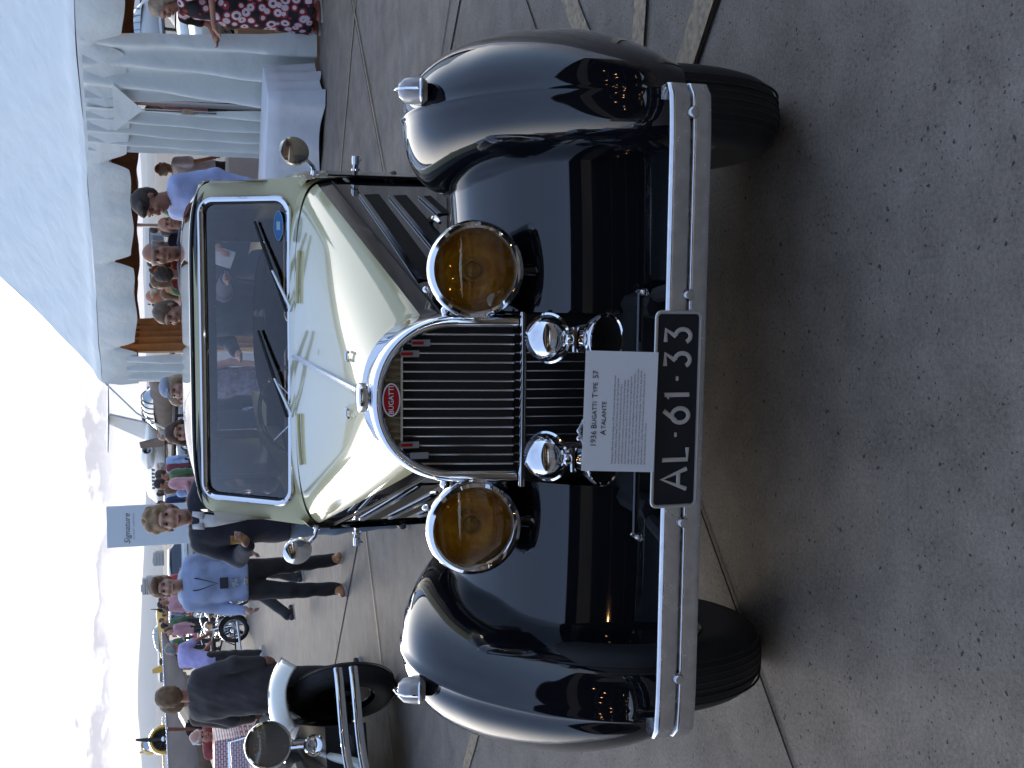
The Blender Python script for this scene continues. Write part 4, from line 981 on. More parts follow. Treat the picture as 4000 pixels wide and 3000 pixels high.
    if lower:
        sm_ = mat('shoe_%d_%d' % (int(shoec[0] * 999), int(shoec[2] * 999)), shoec, .5); so_ = mat('shoe_sole', (.45, .43, .40), .7)
        for s in 'lr':
            an = np.array(D['an' + s], float); ft = D['foot' + s]; fd = np.array([math.sin(ft), -math.cos(ft), 0]); dz = np.array([0, 0, 1.0])
            b = Soft(h * .9, .02); b.cone(an - fd * .045 - dz * .038, an + fd * .14 - dz * .048, .040, .034); b.cone(an, an + fd * .05 - dz * .02, .044, .038)
            gz = an[2] - .085; b.cut(lambda X, Y, Z, gz=gz: gz + .002 - Z); so2 = soft_obj('shoe', b, sm_, root)
            q = MB(); pts = []
            for a in np.linspace(0, 2 * math.pi, 16, endpoint=False):
                e_ = an + fd * (.05 + .145 * math.cos(a)) + np.array([fd[1], -fd[0], 0]) * .045 * math.sin(a); pts.append((e_[0], e_[1], gz))
            q.poly(pts, (0, 0, .018)); q.build('sole', so_, so2, smooth=False)
    return root, L, D, nk
# ------------------------------------------------------------------ people
def lapels(root, D, shirtc, bw=1.0, tie=None):
    """white shirt front seen between the jacket's lapels"""
    C_ = D['chest']; nk = D['neck']; b = MB(); yy = C_[1] - .152 * bw
    b.grid([[(-.050 + C_[0], yy + .045, nk[2] - .02), (0 + C_[0], yy + .03, nk[2] - .03), (.050 + C_[0], yy + .045, nk[2] - .02)], [(-.040 + C_[0], yy + .005, nk[2] - .12), (C_[0], yy - .006, nk[2] - .12), (.040 + C_[0], yy + .005, nk[2] - .12)], [(-.006 + C_[0], yy, nk[2] - .33), (C_[0], yy - .004, nk[2] - .33), (.006 + C_[0], yy, nk[2] - .33)]], flip=True)
    b.build('shirt_front', cloth('shirt_front', shirtc), root, solid=.006)
    b = MB()
    for s in (-1, 1): b.grid([[(C_[0] + s * .030, yy + .05, nk[2] + .02), (C_[0] + s * .062, yy + .055, nk[2] + .015)], [(C_[0] + s * .014, yy + .012, nk[2] - .045), (C_[0] + s * .060, yy + .022, nk[2] - .06)]], flip=(s > 0))
    b.build('collar', cloth('shirt_front', shirtc), root, solid=.006)
# man in pale blue shirt with lanyard, walking towards us
r, L, D, nk = person('person', (-1.74, 10.8, 0), R(4), 'man in pale blue shirt with a lanyard badge, left of the white sign board', topc=(.36, .42, .60), legc=(.022, .018, .018), hair='fringe', hairc=(.16, .09, .05),
    sk=2, height=1.73, build=1.06, hs=1.14, hem=.03, shoec=(.45, .20, .08), seed=1, J=dict(wrl=(-.27, -.10, .93), elr=(.26, .05, 1.14), wrr=(.25, -.05, .91), knl=(-.12, -.05, .5), anl=(-.14, -.03, .085), anr=(.12, .12, .085), knr=(.11, .02, .5), footl=-.25, footr=.35, head=(-.01, -.02, 1.62)))
b = MB(); b.tube([(-.065, -.03, 1.46), (-.05, -.145, 1.33), (0, -.165, 1.17), (.05, -.145, 1.33), (.065, -.03, 1.46)], .0055, 6); b.build('lanyard', mat('lanyard_black', (.01, .01, .012), .6), r)
b = MB(); b.box((0, -.172, 1.11), (.10, .006, .075)); b.build('badge_card', mat('badge_dark', (.03, .035, .05), .4), r, smooth=False); b = MB(); b.box((.0, -.172, 1.02), (.09, .006, .065)); b.build('badge_card', mat('badge_pale', (.5, .52, .58), .4, col2=(.12, .14, .2), vscale=60), r, smooth=False)
b = MB(); b.box((0, -.145, .915), (.05, .02, .035)); b.build('belt_buckle', M_chrome2, r, bevel=.004)
# man in navy blazer half hidden by the car
r, L, D, nk = person('person', (-0.83, 7.9, 0), R(-8), 'fair curly haired man in navy blazer holding a drink beside the coupe', top='jacket', topc=(.018, .018, .028), legc=(.16, .20, .26), hair='curly', hairc=(.30, .19, .10),
    sk=2, height=1.70, build=1.10, hs=1.10, seed=2, turn=.15, J=dict(ell=(-.30, -.02, 1.16), wrl=(-.16, -.24, 1.12), elr=(.27, .0, 1.14), wrr=(.16, -.22, 1.05), handl=(.6, -.4, .3)))
lapels(r, D, (.62, .60, .58), 1.08)
b = MB(); b.lathe([(.022, 0), (.030, .09), (.031, .092), (.029, .088), (.020, .004), (0, .004)], (-.10, -.30, 1.14), 'z', 16); b.build('glass_tumbler', mat('amber_drink', (.45, .22, .05), .1, coat=.8), r)
# grey haired man in light blue polo behind, stepping
person('person', (-2.32, 14.2, 0), R(150), 'grey haired man in light blue polo shirt walking behind the man with the lanyard', top='tee', sleeves='short', topc=(.32, .50, .62), legc=(.02, .018, .018), hair='short', hairc=(.45, .42, .38), sk=2, height=1.70, seed=3,
    J=dict(knl=(-.10, -.10, .52), anl=(-.11, .10, .085), knr=(.10, .12, .52), anr=(.14, .50, .22), wrr=(.24, -.2, .98), footr=0), turn=2.2)
# man in lilac shirt bending over the motorcycles, back to us
person('person', (-4.55, 20.0, 0), R(150), 'man in lilac shirt seen from behind, bending over the motorcycles', topc=(.38, .34, .60), legc=(.02, .016, .016), hair='short', hairc=(.22, .20, .19), sk=1, height=1.72, seed=4, shoec=(.5, .48, .46), sleeves='short',
    J=dict(chest=(.0, -.14, 1.24), neck=(0, -.26, 1.40), head=(0, -.40, 1.50), shl=(-.185, -.20, 1.35), shr=(.185, -.20, 1.35), ell=(-.2, -.34, 1.1), elr=(.2, -.34, 1.1), wrl=(-.15, -.5, .95), wrr=(.15, -.5, .95)), nod=.6)
# big dark jacketed figure by the second car
person('person', (-2.52, 9.9, 0), R(155), 'brown haired man in dark grey jacket seen from behind by the ivory roadster', top='coat', topc=(.045, .038, .040), legc=(.03, .025, .025), hair='short', hairc=(.16, .09, .045), sk=1, height=1.69, build=1.22, seed=5, turn=.7,
    J=dict(wrr=(.20, -.22, 1.10), elr=(.30, .0, 1.12), ell=(-.29, .0, 1.12)))
person('person', (-2.93, 11.3, 0), R(170), 'brown haired man just behind the man in the dark grey jacket', top='coat', topc=(.05, .035, .025), legc=(.02, .02, .02), hair='short', hairc=(.17, .10, .055), sk=1, height=1.66, seed=6, face=False)
# two people bottom left by the red motorcycle and the patterned cloth
person('person', (-4.3, 14.4, 0), R(35), 'white haired man stooping over the red motorcycle', topc=(.28, .05, .05), legc=(.03, .02, .02), hair='halo', hairc=(.60, .60, .62), sk=2, height=1.60, seed=7, nod=.5,
    J=dict(chest=(0, -.16, 1.16), neck=(0, -.30, 1.28), head=(0, -.42, 1.36), shl=(-.185, -.24, 1.24), shr=(.185, -.24, 1.24), ell=(-.22, -.4, 1.0), elr=(.22, -.4, 1.0), wrl=(-.12, -.55, .85), wrr=(.12, -.55, .85)))
person('person', (-4.72, 14.1, 0), R(-60), 'person in pale grey shirt bending by the red and white patterned cloth', topc=(.42, .40, .38), legc=(.05, .02, .02), hair='short', hairc=(.12, .07, .04), sk=0, height=1.66, seed=8, nod=.4,
    J=dict(chest=(0, -.1, 1.2), neck=(0, -.18, 1.34), head=(0, -.28, 1.45), shl=(-.185, -.16, 1.3), shr=(.185, -.16, 1.3)))
# right hand side: under and in front of the marquee
M_floral = mat('floral_print', (.012, .011, .014), .8, bump=.4, bscale=22, bdist=.01)
def floral(m):
    t = m.node_tree; b = t.nodes['Principled BSDF']; tcn = t.nodes.new('ShaderNodeTexCoord'); vo = t.nodes.new('ShaderNodeTexVoronoi'); vo.inputs['Scale'].default_value = 10.0; t.links.new(tcn.outputs['Object'], vo.inputs['Vector'])
    rp = t.nodes.new('ShaderNodeValToRGB'); e = rp.color_ramp.elements; rp.color_ramp.interpolation = 'CONSTANT'
    e[0].position = 0; e[0].color = (.10, .02, .03, 1); e[1].position = .17; e[1].color = (.60, .52, .55, 1)
    for p_, c_ in ((.36, (.30, .02, .03, 1)), (.45, (.012, .011, .014, 1))): q = e.new(p_); q.color = c_
    sp2 = t.nodes.new('ShaderNodeSeparateColor'); t.links.new(vo.outputs['Color'], sp2.inputs[0])
    d2 = math_('ADD', math_('MULTIPLY', vo.outputs['Distance'], .70, tree=t), math_('MULTIPLY', sp2.outputs[0], .16, tree=t), tree=t); t.links.new(d2, rp.inputs[0]); t.links.new(rp.outputs[0], b.inputs['Base Color'])
floral(M_floral)
r, L, D, nk = person('person', (3.72, 11.55, 0), R(-70), 'blonde woman in long black flower print dress beside the marquee curtain', top='dress', topmat=M_floral, legs='none', hair='long', hairc=(.36, .30, .22), sk=0, height=1.64, seed=9, shoec=(.30, .09, .06), nod=.35,
    J=dict(ell=(-.24, -.02, 1.14), wrl=(-.12, -.27, 1.10), elr=(.24, -.02, 1.14), wrr=(.10, -.26, 1.12), head=(0, -.04, 1.61)))
r, L, D, nk = person('person', (1.55, 9.6, 0), R(-62), 'dark haired young man in light blue shirt looking down behind the coupe roof corner', topc=(.36, .42, .66), hair='fringe', hairc=(.045, .03, .022), sk=1, height=1.80, seed=10, nod=.3,
    J=dict(head=(0, -.06, 1.61)))
person('person', (3.25, 17.6, 0), R(120), 'bald man in white T-shirt standing under the marquee behind the tables', top='tee', sleeves='short', topc=(.60, .58, .66), legc=(.025, .02, .02), hair='halo', hairc=(.35, .30, .24), sk=1, height=1.62, seed=11)
person('person', (1.79, 12.9, 0), R(10), 'bald man in grey shirt looking over the coupe roof beside the dark haired man', topc=(.22, .23, .26), hair='bald', sk=1, height=1.60, seed=12)
r, L, D, nk = person('person', (1.02, 8.9, 0), R(-18), 'older bald man in navy suit with white cuffs, seen over and through the cabin', top='jacket', topc=(.022, .028, .050), legc=(.02, .022, .03), hair='halo', hairc=(.30, .27, .24), sk=1, height=1.72, seed=13,
    J=dict(ell=(-.30, -.02, 1.16), wrl=(-.14, -.26, 1.16), elr=(.28, -.05, 1.18), wrr=(.14, -.28, 1.24), handr=(-.5, -.5, -.4)))
lapels(r, D, (.65, .65, .66))
b = MB(); b.box((.05, -.33, 1.20), (.13, .02, .20), Matrix.Rotation(R(18), 3, 'Y')); b.build('napkin', cloth('napkin', (.62, .60, .58)), r, bevel=.006)
person('person', (1.32, 13.6, 0), R(175), 'man in grey shirt with cropped dark hair seen from behind near the marquee', topc=(.20, .19, .19), hair='short', hairc=(.04, .028, .02), sk=3, height=1.64, seed=14, face=False)
r, L, D, nk = person('person', (0.62, 9.5, 0), R(-40), 'brown haired man in black jacket in profile behind the middle of the roof', top='jacket', topc=(.012, .014, .022), legc=(.02, .02, .025), hair='short', hairc=(.14, .09, .05), sk=0, height=1.64, seed=15, build=1.15, nod=.15,
    J=dict(ell=(-.30, -.02, 1.14), wrl=(-.22, -.26, 1.10), handl=(.1, -.6, -.3)))
r, L, D, nk = person('person', (0.03, 10.2, 0), R(-30), 'blonde woman in grey cap and lace top with bare arms behind the roof', top='tee', sleeves='none', topmat=mat('lace', (.30, .27, .30), .8, col2=(.12, .10, .13), vscale=26, bump=.6, bscale=60, bdist=.008), legc=(.05, .05, .07), hair='long', hairc=(.42, .30, .18), sk=2, height=1.60, seed=16,
    J=dict(ell=(-.27, .0, 1.13), wrl=(-.30, -.16, .95)))
b = Soft(.01, .01); b.ell(L((0, .015, .075)), (.094, .108, .070)); b.cone(L((-.04, -.09, .065)), L((.04, -.09, .065)), .012); b.cone(L((-.03, -.14, .052)), L((.03, -.14, .052)), .010, k=.03)
zc_ = L((0, 0, .045))[2]; b.cut(lambda X, Y, Z: zc_ - Z); soft_obj('cap', b, cloth('cap_grey', (.30, .32, .38)), r)
r, L, D, nk = person('person', (-.06, 11.3, 0), R(10), 'smiling woman in sunglasses and blue gingham shirt beside the woman in the cap', topmat=mat('gingham', (.45, .50, .65), .8, col2=(.06, .10, .32), vscale=40), hair='short', hairc=(.25, .17, .10), sk=2, height=1.52, seed=17)
person('person', (-.32, 9.2, 0), R(5), 'young woman with straight brown hair and black top looking over the roof', topc=(.02, .02, .03), hair='long', hairc=(.07, .035, .02), sk=0, height=1.60, seed=18, J=dict(head=(0, -.02, 1.60)))
# ---- the distant crowd: coarse bodies shared between copies, each with its own clothes colour
PROTO = []
for i in range(4):
    r, L, D, nk = person('person', (0, -200, 0), 0, 'x', hair=('short', 'long', 'short', 'halo')[i], hairc=((.06, .04, .03), (.12, .07, .04), (.03, .02, .02), (.4, .38, .35))[i], h=.024, face=False, fingers=False, seed=20 + i, sk=(0, 2, 1, 0)[i], height=(1.75, 1.62, 1.7, 1.72)[i],
        J=[dict(), dict(wrl=(-.15, -.25, 1.15)), dict(wrr=(.2, -.25, 1.05), anl=(-.16, .1, .085)), dict(anr=(.16, .1, .085))][i])
    PROTO.append(r)
CC = [('white', (.6, .6, .62)), ('red', (.40, .03, .03)), ('pale blue', (.35, .45, .65)), ('black', (.02, .02, .025)), ('grey', (.2, .2, .22)), ('navy', (.02, .03, .08)), ('tan', (.35, .25, .16)), ('pink', (.5, .25, .28)), ('green', (.08, .16, .08)), ('maroon', (.18, .03, .05))]
rs = random.Random(5); ncrowd = 0; used_n = {}
def crowd(x, y, where, group):
    global ncrowd
    ip = rs.randrange(4); ry_ = rs.uniform(-3.1, 3.1); dist_ = y; p = PROTO[ip]; c = copy_tree(p); nm, col = CC[rs.randrange(len(CC))]
    c.location = (x, y, 0); c.rotation_euler = (0, 0, ry_); s = rs.uniform(.95, 1.05) * p.scale[0]; c.scale = (s, s, s)
    for ch in c.children:
        if ch.name.startswith('shirt'):
            ch.data = ch.data.copy(); ch.data.materials[0] = cloth('shirt_%s' % nm, col)
    k_ = (nm, where); used_n[k_] = used_n.get(k_, 0) + 1
    c['label'] = '%s%s in %s top%s, %s' % (('', 'another ', 'third ', 'fourth ', 'fifth ', 'sixth ', 'seventh ', 'eighth ')[min(7, used_n[k_] - 1)], ('man', 'long haired woman', 'man', 'grey haired man')[ip], nm, (' facing the camera', ' seen from behind', ' seen in profile')[0 if abs(ry_) < .8 else (1 if abs(ry_) > 2.3 else 2)], ('near, ' if dist_ < 30 else ('middling far, ' if dist_ < 42 else 'far, ')) + where); c['group'] = group; ncrowd += 1
for i in range(16):    # seen under the marquee, right of centre
    y = rs.uniform(22, 42); crowd(y * rs.uniform(.075, .155), y, 'beyond the marquee', 'distant people beyond the marquee')
for i in range(12):    # nearer heads just over the roof
    y = rs.uniform(15, 23); crowd(y * rs.uniform(.072, .118), y, 'behind the grey shirted man', 'people crowding behind the roof of the coupe')
for i in range(22):    # between the marquee and the sign board
    y = rs.uniform(24, 48); crowd(y * rs.uniform(-.125, -.035), y, 'by the jet', 'distant people in front of the jet')
for i in range(26):    # left, beyond the motorcycles
    y = rs.uniform(32, 62); crowd(y * rs.uniform(-.27, -.15), y, 'past the motorcycles', 'distant people beyond the motorcycles')
for i in range(5):
    y = rs.uniform(17, 24); crowd(y * rs.uniform(.22, .29), y, 'by the parked cars', 'people by the parked cars')
for p in PROTO:
    for ch in list(p.children):
        for g_ in list(ch.children): bpy.data.objects.remove(g_)
        bpy.data.objects.remove(ch)
    bpy.data.objects.remove(p)
# ------------------------------------------------------------------ far scenery
def PX(x, y, D):
    """world point seen at photo pixel (x, y) at distance D along +Y"""
    d = fw + cr * ((1500 - y) / 4500.0) - cu * ((x - 2000) / 4500.0); t = D / d.y
    return Vector((d.x * t, D, CAMH + d.z * t))
M_hill = mat('scrub_hill', (0.10, 0.095, 0.075), .95, var=.3, vscale=.0012, detail=8)
def ridge(name, D, prof, depth, seed):
    rr_ = random.Random(seed); rows = []; n = 160
    ph = [(rr_.uniform(0, 6), rr_.uniform(.6, 1.4)) for _ in range(9)]
    for k in range(7):
        q = k / 6.0; row = []
        for i in range(n + 1):
            a = -0.72 + 1.44 * i / n; base = interp(prof, a)[0]
            w = sum(math.sin(a * (7 + 9 * j) + p_[0] + k * .7 * p_[1]) / (1 + j) for j, p_ in enumerate(ph)) * .09
            hgt = base * (1 + w) * (math.sin(min(1, q * 1.25) * math.pi / 2) ** .9 if q < .8 else 1 - (q - .8) * .5)
            d = D + depth * q; row.append((d * math.tan(a), d, hgt * d - 1))
        rows.append(row)
    b = MB(); b.grid(rows, flip=True); o = b.build(name, M_hill); tag(o, kind='structure'); return o
ridge('hills', 8500, [(-.8, .019), (-.33, .0185), (-.26, .0215), (-.20, .0185), (-.14, .0160), (-.06, .0130), (0, .0115), (.08, .0100), (.2, .0115), (.8, .013)], 2600, 3)
ridge('near_hills', 5200, [(-.8, .007), (-.3, .0095), (-.2, .0065), (-.1, .006), (0, .0065), (.1, .0045), (.3, .006), (.8, .008)], 1500, 8)
M_bld = mat('pale_building', (.30, .29, .28), .8); M_bwin = mat('far_window', (.05, .06, .08), .25)
def tower(x0, x1, vt, D, label, steps=(1.0,), rows_=9, cols=7):
    a = PX(640, x1, D); c = PX(640, x0, D); w = abs(a.x - c.x); cx = (a.x + c.x) / 2; H = PX(vt, (x0 + x1) / 2, D).z
    e = empty('office_building', (cx, D, 0), 0, label, 'building')
    b = MB(); b.box((0, 0, H / 2), (w * .8, w * .6, H)); b.box((w * .30, 0, H * .41), (w * .4, w * .62, H * .82)); b.build('wall', M_bld, e, smooth=False)
    b = MB(); b.box((-w * .1, 0, H * 1.03), (w * .35, w * .3, H * .08)); b.build('roof', M_bld, e, smooth=False)
    for r_ in range(rows_):
        b = MB(); b.box((0, -w * .305, H * (.12 + .84 * r_ / rows_)), (w * .76, .4, H * .035)); b.build('window', M_bwin, e, smooth=False)
tower(2322, 2248, 556, 1500, 'tall pale office tower on the horizon left of the white sign board'); tower(2212, 2152, 599, 1300, 'low pale office block on the horizon close to the white sign board', rows_=3)
tower(1585, 1500, 575, 420, 'pale blue grey building behind the jet tail, right of the cap', rows_=5)
def shed(x0, x1, vt, D, label, col):
    a = PX(640, x1, D); c = PX(640, x0, D); w = abs(a.x - c.x); H = max(3, PX(vt, (x0 + x1) / 2, D).z)
    e = empty('airfield_shed', ((a.x + c.x) / 2, D, 0), 0, label, 'building')
    b = MB(); b.box((0, 0, H / 2), (w, w * .4, H)); b.build('wall', mat('shed_%d' % int(D), col, .7), e, smooth=False)
    b = MB(); b.poly([(-w / 2 - .5, -w * .22, H), (w / 2 + .5, -w * .22, H), (w / 2 + .5, 0, H * 1.25), (-w / 2 - .5, 0, H * 1.25)]); b.poly([(-w / 2 - .5, 0, H * 1.25), (w / 2 + .5, 0, H * 1.25), (w / 2 + .5, w * .22, H), (-w / 2 - .5, w * .22, H)]); b.build('roof', mat('shed_roof', (.35, .34, .33), .6), e, smooth=False)
    for k in range(3): b = MB(); b.box((w * (-.3 + .3 * k), -w * .203, H * .4), (w * .2, .2, H * .7)); b.build('door', mat('shed_door', (.12, .12, .13), .6), e, smooth=False)
shed(2650, 2380, 622, 700, 'long low grey shed on the horizon beyond the motorcycles', (.22, .20, .19)); shed(2000, 1830, 618, 500, 'low shed on the horizon behind the jet nose', (.35, .34, .34)); shed(1180, 900, 590, 260, 'low pale shed seen through the marquee', (.30, .30, .31)); shed(240, -260, 560, 160, 'grey shed behind the parked vehicles at the right edge', (.26, .26, .27))
# ------------------------------------------------------------------ aircraft
M_acw = mat('aircraft_white', (.66, .67, .66), .3, coat=.4); M_yel = mat('trainer_yellow', (.62, .36, .04), .35, coat=.4); M_acg = mat('aircraft_grey', (.15, .115, .095), .75, spec=.2, var=.15, vscale=2)
M_can = mat('canopy_glass', (.35, .40, .45), .08, coat=1.0); M_acd = mat('engine_dark', (.03, .028, .026), .5, metal=.4)
def wing(root, name, m, y0, z0, span, c0, c1, sweep=0.0, dih=0.05, th=.10, both=True, hull=0.0):
    for s in ((-1, 1) if both else (1,)):
        rows = []
        for q in (0, .3, .6, .9, .97, 1.0):
            c = (c0 + (c1 - c0) * q) * (1 if q < .95 else (.85 if q < 1 else .5)); x = s * (hull + (span - hull) * q); yc = y0 + sweep * q; zc = z0 + dih * span * q; P = []
            for a in np.linspace(0, 2 * math.pi, 14, endpoint=False): P.append((x, yc + c / 2 * math.cos(a), zc + th * c / 2 * math.sin(a) * (1 - .4 * math.cos(a)) * 1.0))
            rows.append(P)
        b = MB(); b.grid(rows, cv=True, cap0=True, cap1=True, flip=(s < 0)); b.build(name, m, root)
def fus(root, m, prof, seg=18, name='fuselage'):
    b = MB(); rows = [[(r_ * w * math.cos(a), y, zc + r_ * math.sin(a)) for a in np.linspace(0, 2 * math.pi, seg, endpoint=False)] for y, r_, zc, w in prof]
    b.grid(rows, cv=True, cap0=True, cap1=True, flip=True); return b.build(name, m, root)
def jet(loc, rz, label):      # nose towards -y
    e = empty('business_jet', loc, rz, label, 'aircraft')
    fus(e, M_acw, [(-7, .05, 1.55, 1), (-6.5, .32, 1.6, 1), (-5.6, .58, 1.7, 1), (-4.6, .76, 1.85, 1), (-3, .8, 1.9, 1), (1, .8, 1.9, 1), (3.5, .66, 2.0, 1), (5.5, .38, 2.2, 1), (6.9, .1, 2.4, 1)])
    b = MB(); b.poly([(0, 4.0, 2.4), (0, 6.6, 2.4), (0, 8.0, 4.75), (0, 6.7, 4.75)], (.14, 0, 0)); b.build('tail_fin', M_acw, e, smooth=False)
    wing(e, 'tailplane', M_acw, 7.3, 4.75, 2.6, 1.3, .7, .5, .0, .12); wing(e, 'wing', M_acw, .8, 1.25, 6.4, 2.6, 1.1, 1.6, .04, .12, hull=.5)
    for s in (-1, 1):
        b = MB(); b.lathe([(.30, -1.2), (.42, -1.1), (.48, -.5), (.46, .4), (.34, 1.1), (.28, 1.1), (.25, .6)], (s * 1.15, 3.7, 2.45), 'y', 20); en = b.build('engine_pod', M_acw, e)
        b = MB(); b.lathe([(.0, .6), (.27, .6), (.28, 1.08)], (s * 1.15, 3.7, 2.45), 'y', 18); b.lathe([(0, -.8), (.36, -.8)], (s * 1.15, 3.7, 2.45), 'y', 18); b.build('exhaust', M_acd, en)
        b = MB(); b.box((s * .85, 3.7, 2.40), (.5, 1.4, .12)); b.build('pylon', M_acw, e, smooth=False)
        b = MB(); b.poly([(s * 6.4, 1.6, 1.5), (s * 6.4, 2.9, 1.5), (s * 6.7, 3.3, 2.3), (s * 6.7, 2.7, 2.3)], (.06, 0, 0)); b.build('winglet', M_acw, e, smooth=False)
        for k in range(6): b = MB(); b.box((s * .775, -2.4 + k * .62, 2.12), (.06, .30, .22)); b.build('window', M_bwin, e, bevel=.02)
        b = MB(); b.lathe([(0, -.1), (.32, -.1), (.32, .1), (0, .1)], (s * 1.4, 1.2, .32), 'x', 16); b.tube([(s * 1.4, 1.2, .3), (s * 1.3, 1.2, 1.3)], .06, 6); b.build('main_wheel', M_rubber, e)
        b = MB(); b.box((s * .36, -5.25, 2.02), (.34, .5, .26), Matrix.Rotation(R(-s * 30), 3, 'Z')); b.build('cockpit_window', M_bwin, e, bevel=.05)
    b = MB(); b.lathe([(0, -.08), (.22, -.08), (.22, .08), (0, .08)], (0, -5.2, .22), 'x', 14); b.tube([(0, -5.2, .2), (0, -5.2, 1.2)], .05, 6); b.build('nose_wheel', M_rubber, e); return e
jp = PX(640, 1640, 78); jn = PX(640, 1960, 90)
jet(((jp.x + jn.x) / 2, 84, 0), math.atan2(jn.y - jp.y, jn.x - jp.x) + math.pi / 2, 'white business jet with T tail parked beyond the crowd left of the marquee')
def radial(loc, rz, label, m, sc_=1.0, prop=True):
    e = empty('propeller_aircraft', loc, rz, label, 'aircraft', 'propeller aircraft on the far apron'); e.scale = (sc_,) * 3
    fus(e, m, [(-3.4, .62, 1.75, 1), (-2.4, .68, 1.75, 1), (-.5, .66, 1.8, .8), (1.5, .52, 1.75, .7), (4.6, .16, 1.7, .6)])
    b = MB(); b.lathe([(.50, -3.7), (.58, -4.0), (.69, -3.9), (.74, -3.4), (.72, -2.9), (.66, -2.9)], (0, 0, 1.75), 'y', 28); b.build('engine_cowl', m, e)
    b = MB(); b.lathe([(0, -3.6), (.56, -3.55)], (0, 0, 1.75), 'y', 20)
    for k in range(9): a = 2 * math.pi * k / 9; b.tube([(.18 * math.cos(a), -3.7, 1.75 + .18 * math.sin(a)), (.52 * math.cos(a), -3.7, 1.75 + .52 * math.sin(a))], .085, 6)
    b.build('radial_engine', M_acd, e)
    b = MB(); b.lathe([(0, -4.25), (.12, -4.15), (.16, -3.8)], (0, 0, 1.75), 'y', 14); b.build('propeller_hub', M_chrome2, e)
    b = MB(); b.tube([(-.1, -4.0, .45), (-.03, -4.0, 1.1), (0, -4.0, 1.75), (.03, -4.0, 2.4), (.1, -4.0, 3.05)], [.05, .11, .06, .11, .05], 8, flat=((0, 1, 0), .3)); b.build('propeller', M_acd, e)
    wing(e, 'wing', m, -1.2, 1.25, 5.6, 2.1, 1.2, .3, .06, .13); wing(e, 'tailplane', m, 4.4, 1.8, 1.8, 1.0, .6, .2, 0, .10)
    b = MB(); b.poly([(-.05, 3.8, 1.85), (-.05, 5.0, 1.85), (-.05, 5.1, 3.0), (-.05, 4.5, 3.05)], (.1, 0, 0)); b.build('tail_fin', m, e, smooth=False)
    b = MB(); b.grid([[(.38 * math.cos(a), y, zb + hh * math.sin(a)) for a in np.linspace(0, math.pi, 9)] for y, zb, hh in ((-1.7, 2.3, .05), (-1.2, 2.3, .5), (0, 2.3, .56), (1.2, 2.25, .45), (2.0, 2.15, .05))]); cn = b.build('canopy', M_can, e)
    for y in (-1.2, -.6, 0, .6, 1.2): b = MB(); b.tube([(.39 * math.cos(a), y, 2.3 + .55 * math.sin(a)) for a in np.linspace(0, math.pi, 9)], .03, 5); b.build('canopy_frame', m, cn)
    for s in (-1, 1): b = MB(); b.lathe([(0, -.1), (.35, -.1), (.35, .1), (0, .1)], (s * 1.3, -1.9, .35), 'x', 16); b.tube([(s * 1.3, -1.9, .35), (s * 1.3, -1.8, 1.3)], .07, 6); b.build('main_wheel', M_rubber, e)
    return e
p = PX(640, 2885, 62); radial((p.x - .6, 63, -.0), R(20), 'yellow radial engined trainer aircraft at the left edge behind the grey wing', M_yel, 1.0)
p = PX(640, 2490, 125); radial((p.x, 125, 0), R(60), 'second yellow trainer aircraft, farther off behind the motorcycles', M_yel, .95)
p = PX(640, 1590, 46); radial((p.x, 47, 0), R(25), 'dark grey propeller aircraft between the marquee corner and the jet', M_acg, .80)
p = PX(640, 120, 52); radial((p.x, 52, 0), R(-50), 'pale grey propeller aircraft behind the parked pickup at the right edge', mat('aircraft_pale', (.42, .43, .44), .5), .9)
# big grey wing reaching in from the left edge, with its engine
wa, wb = PX(625, 2520, 24), PX(645, 3010, 20)
e = empty('grey_aircraft', (wb.x - 1.5, 21.0, 0), 0, 'grey brown aircraft whose broad wing reaches in from the left edge above the motorcycles', 'aircraft')
rows = []
for q in np.linspace(0, 1, 9):
    tip = Vector((wa.x + .25, 24.0, 1.66)); root_ = Vector((wb.x - 3.5, 19.6, 1.50)); c = root_.lerp(tip, q); ch = 2.6 * (1 - .45 * q) * (1 if q < .85 else math.sqrt(max(.02, 1 - ((q - .85) / .15) ** 2)))
    dr = Vector((0, 1, .30)).normalized(); P = []
    for a in np.linspace(0, 2 * math.pi, 16, endpoint=False):
        o_ = -dr * (ch * .5 * (1 - math.cos(a))); n_ = Vector((0, -.3, 1)).normalized(); P.append(c + o_ + n_ * .10 * (1 - .5 * q) * math.sin(a) * math.sin(a / 2) - Vector((e.location.x, e.location.y, 0)))
    rows.append(P)
b = MB(); b.grid(rows, cv=True, cap0=True, cap1=True); b.build('wing', M_acg, e)
b = MB(); b.tube([r_[0] for r_ in rows], .022, 6); b.build('leading_edge', M_chrome2, e)
fus(e, M_acg, [(-3.2, .30, .95, 1), (-2.6, .42, .95, 1), (0, .48, 1.0, 1), (4, .35, 1.1, 1), (7, .12, 1.2, 1)])
b = MB(); c = PX(770, 2838, 17.5) - Vector((e.location.x, e.location.y, 0)); 
for k in range(9): a = 2 * math.pi * k / 9; b.tube([c + Vector((.04 * math.cos(a), 0, .04 * math.sin(a))), c + Vector((.17 * math.cos(a), .0, .17 * math.sin(a)))], .045, 6)
b.tube([c, c + Vector((-.1, 1.2, .1))], .16, 10); b.build('engine', M_acd, e)
b = MB(); b.tube([c + Vector((.05, -.15, .42)), c + Vector((0, -.15, 0)), c + Vector((-.12, -.15, -.50))], [.03, .02, .03], 6, flat=((0, 1, 0), .4)); b.build('propeller', mat('prop_wood', (.22, .07, .04), .4), e)
for s in (-1, 1): b = MB(); b.lathe([(0, -.1), (.3, -.1), (.3, .1), (0, .1)], (s * .9 - .2, -1, .3), 'x', 14); b.tube([(s * .9 - .2, -1, .3), (s * .6 - .2, -1, 1.1)], .06, 6); b.build('main_wheel', M_rubber, e)
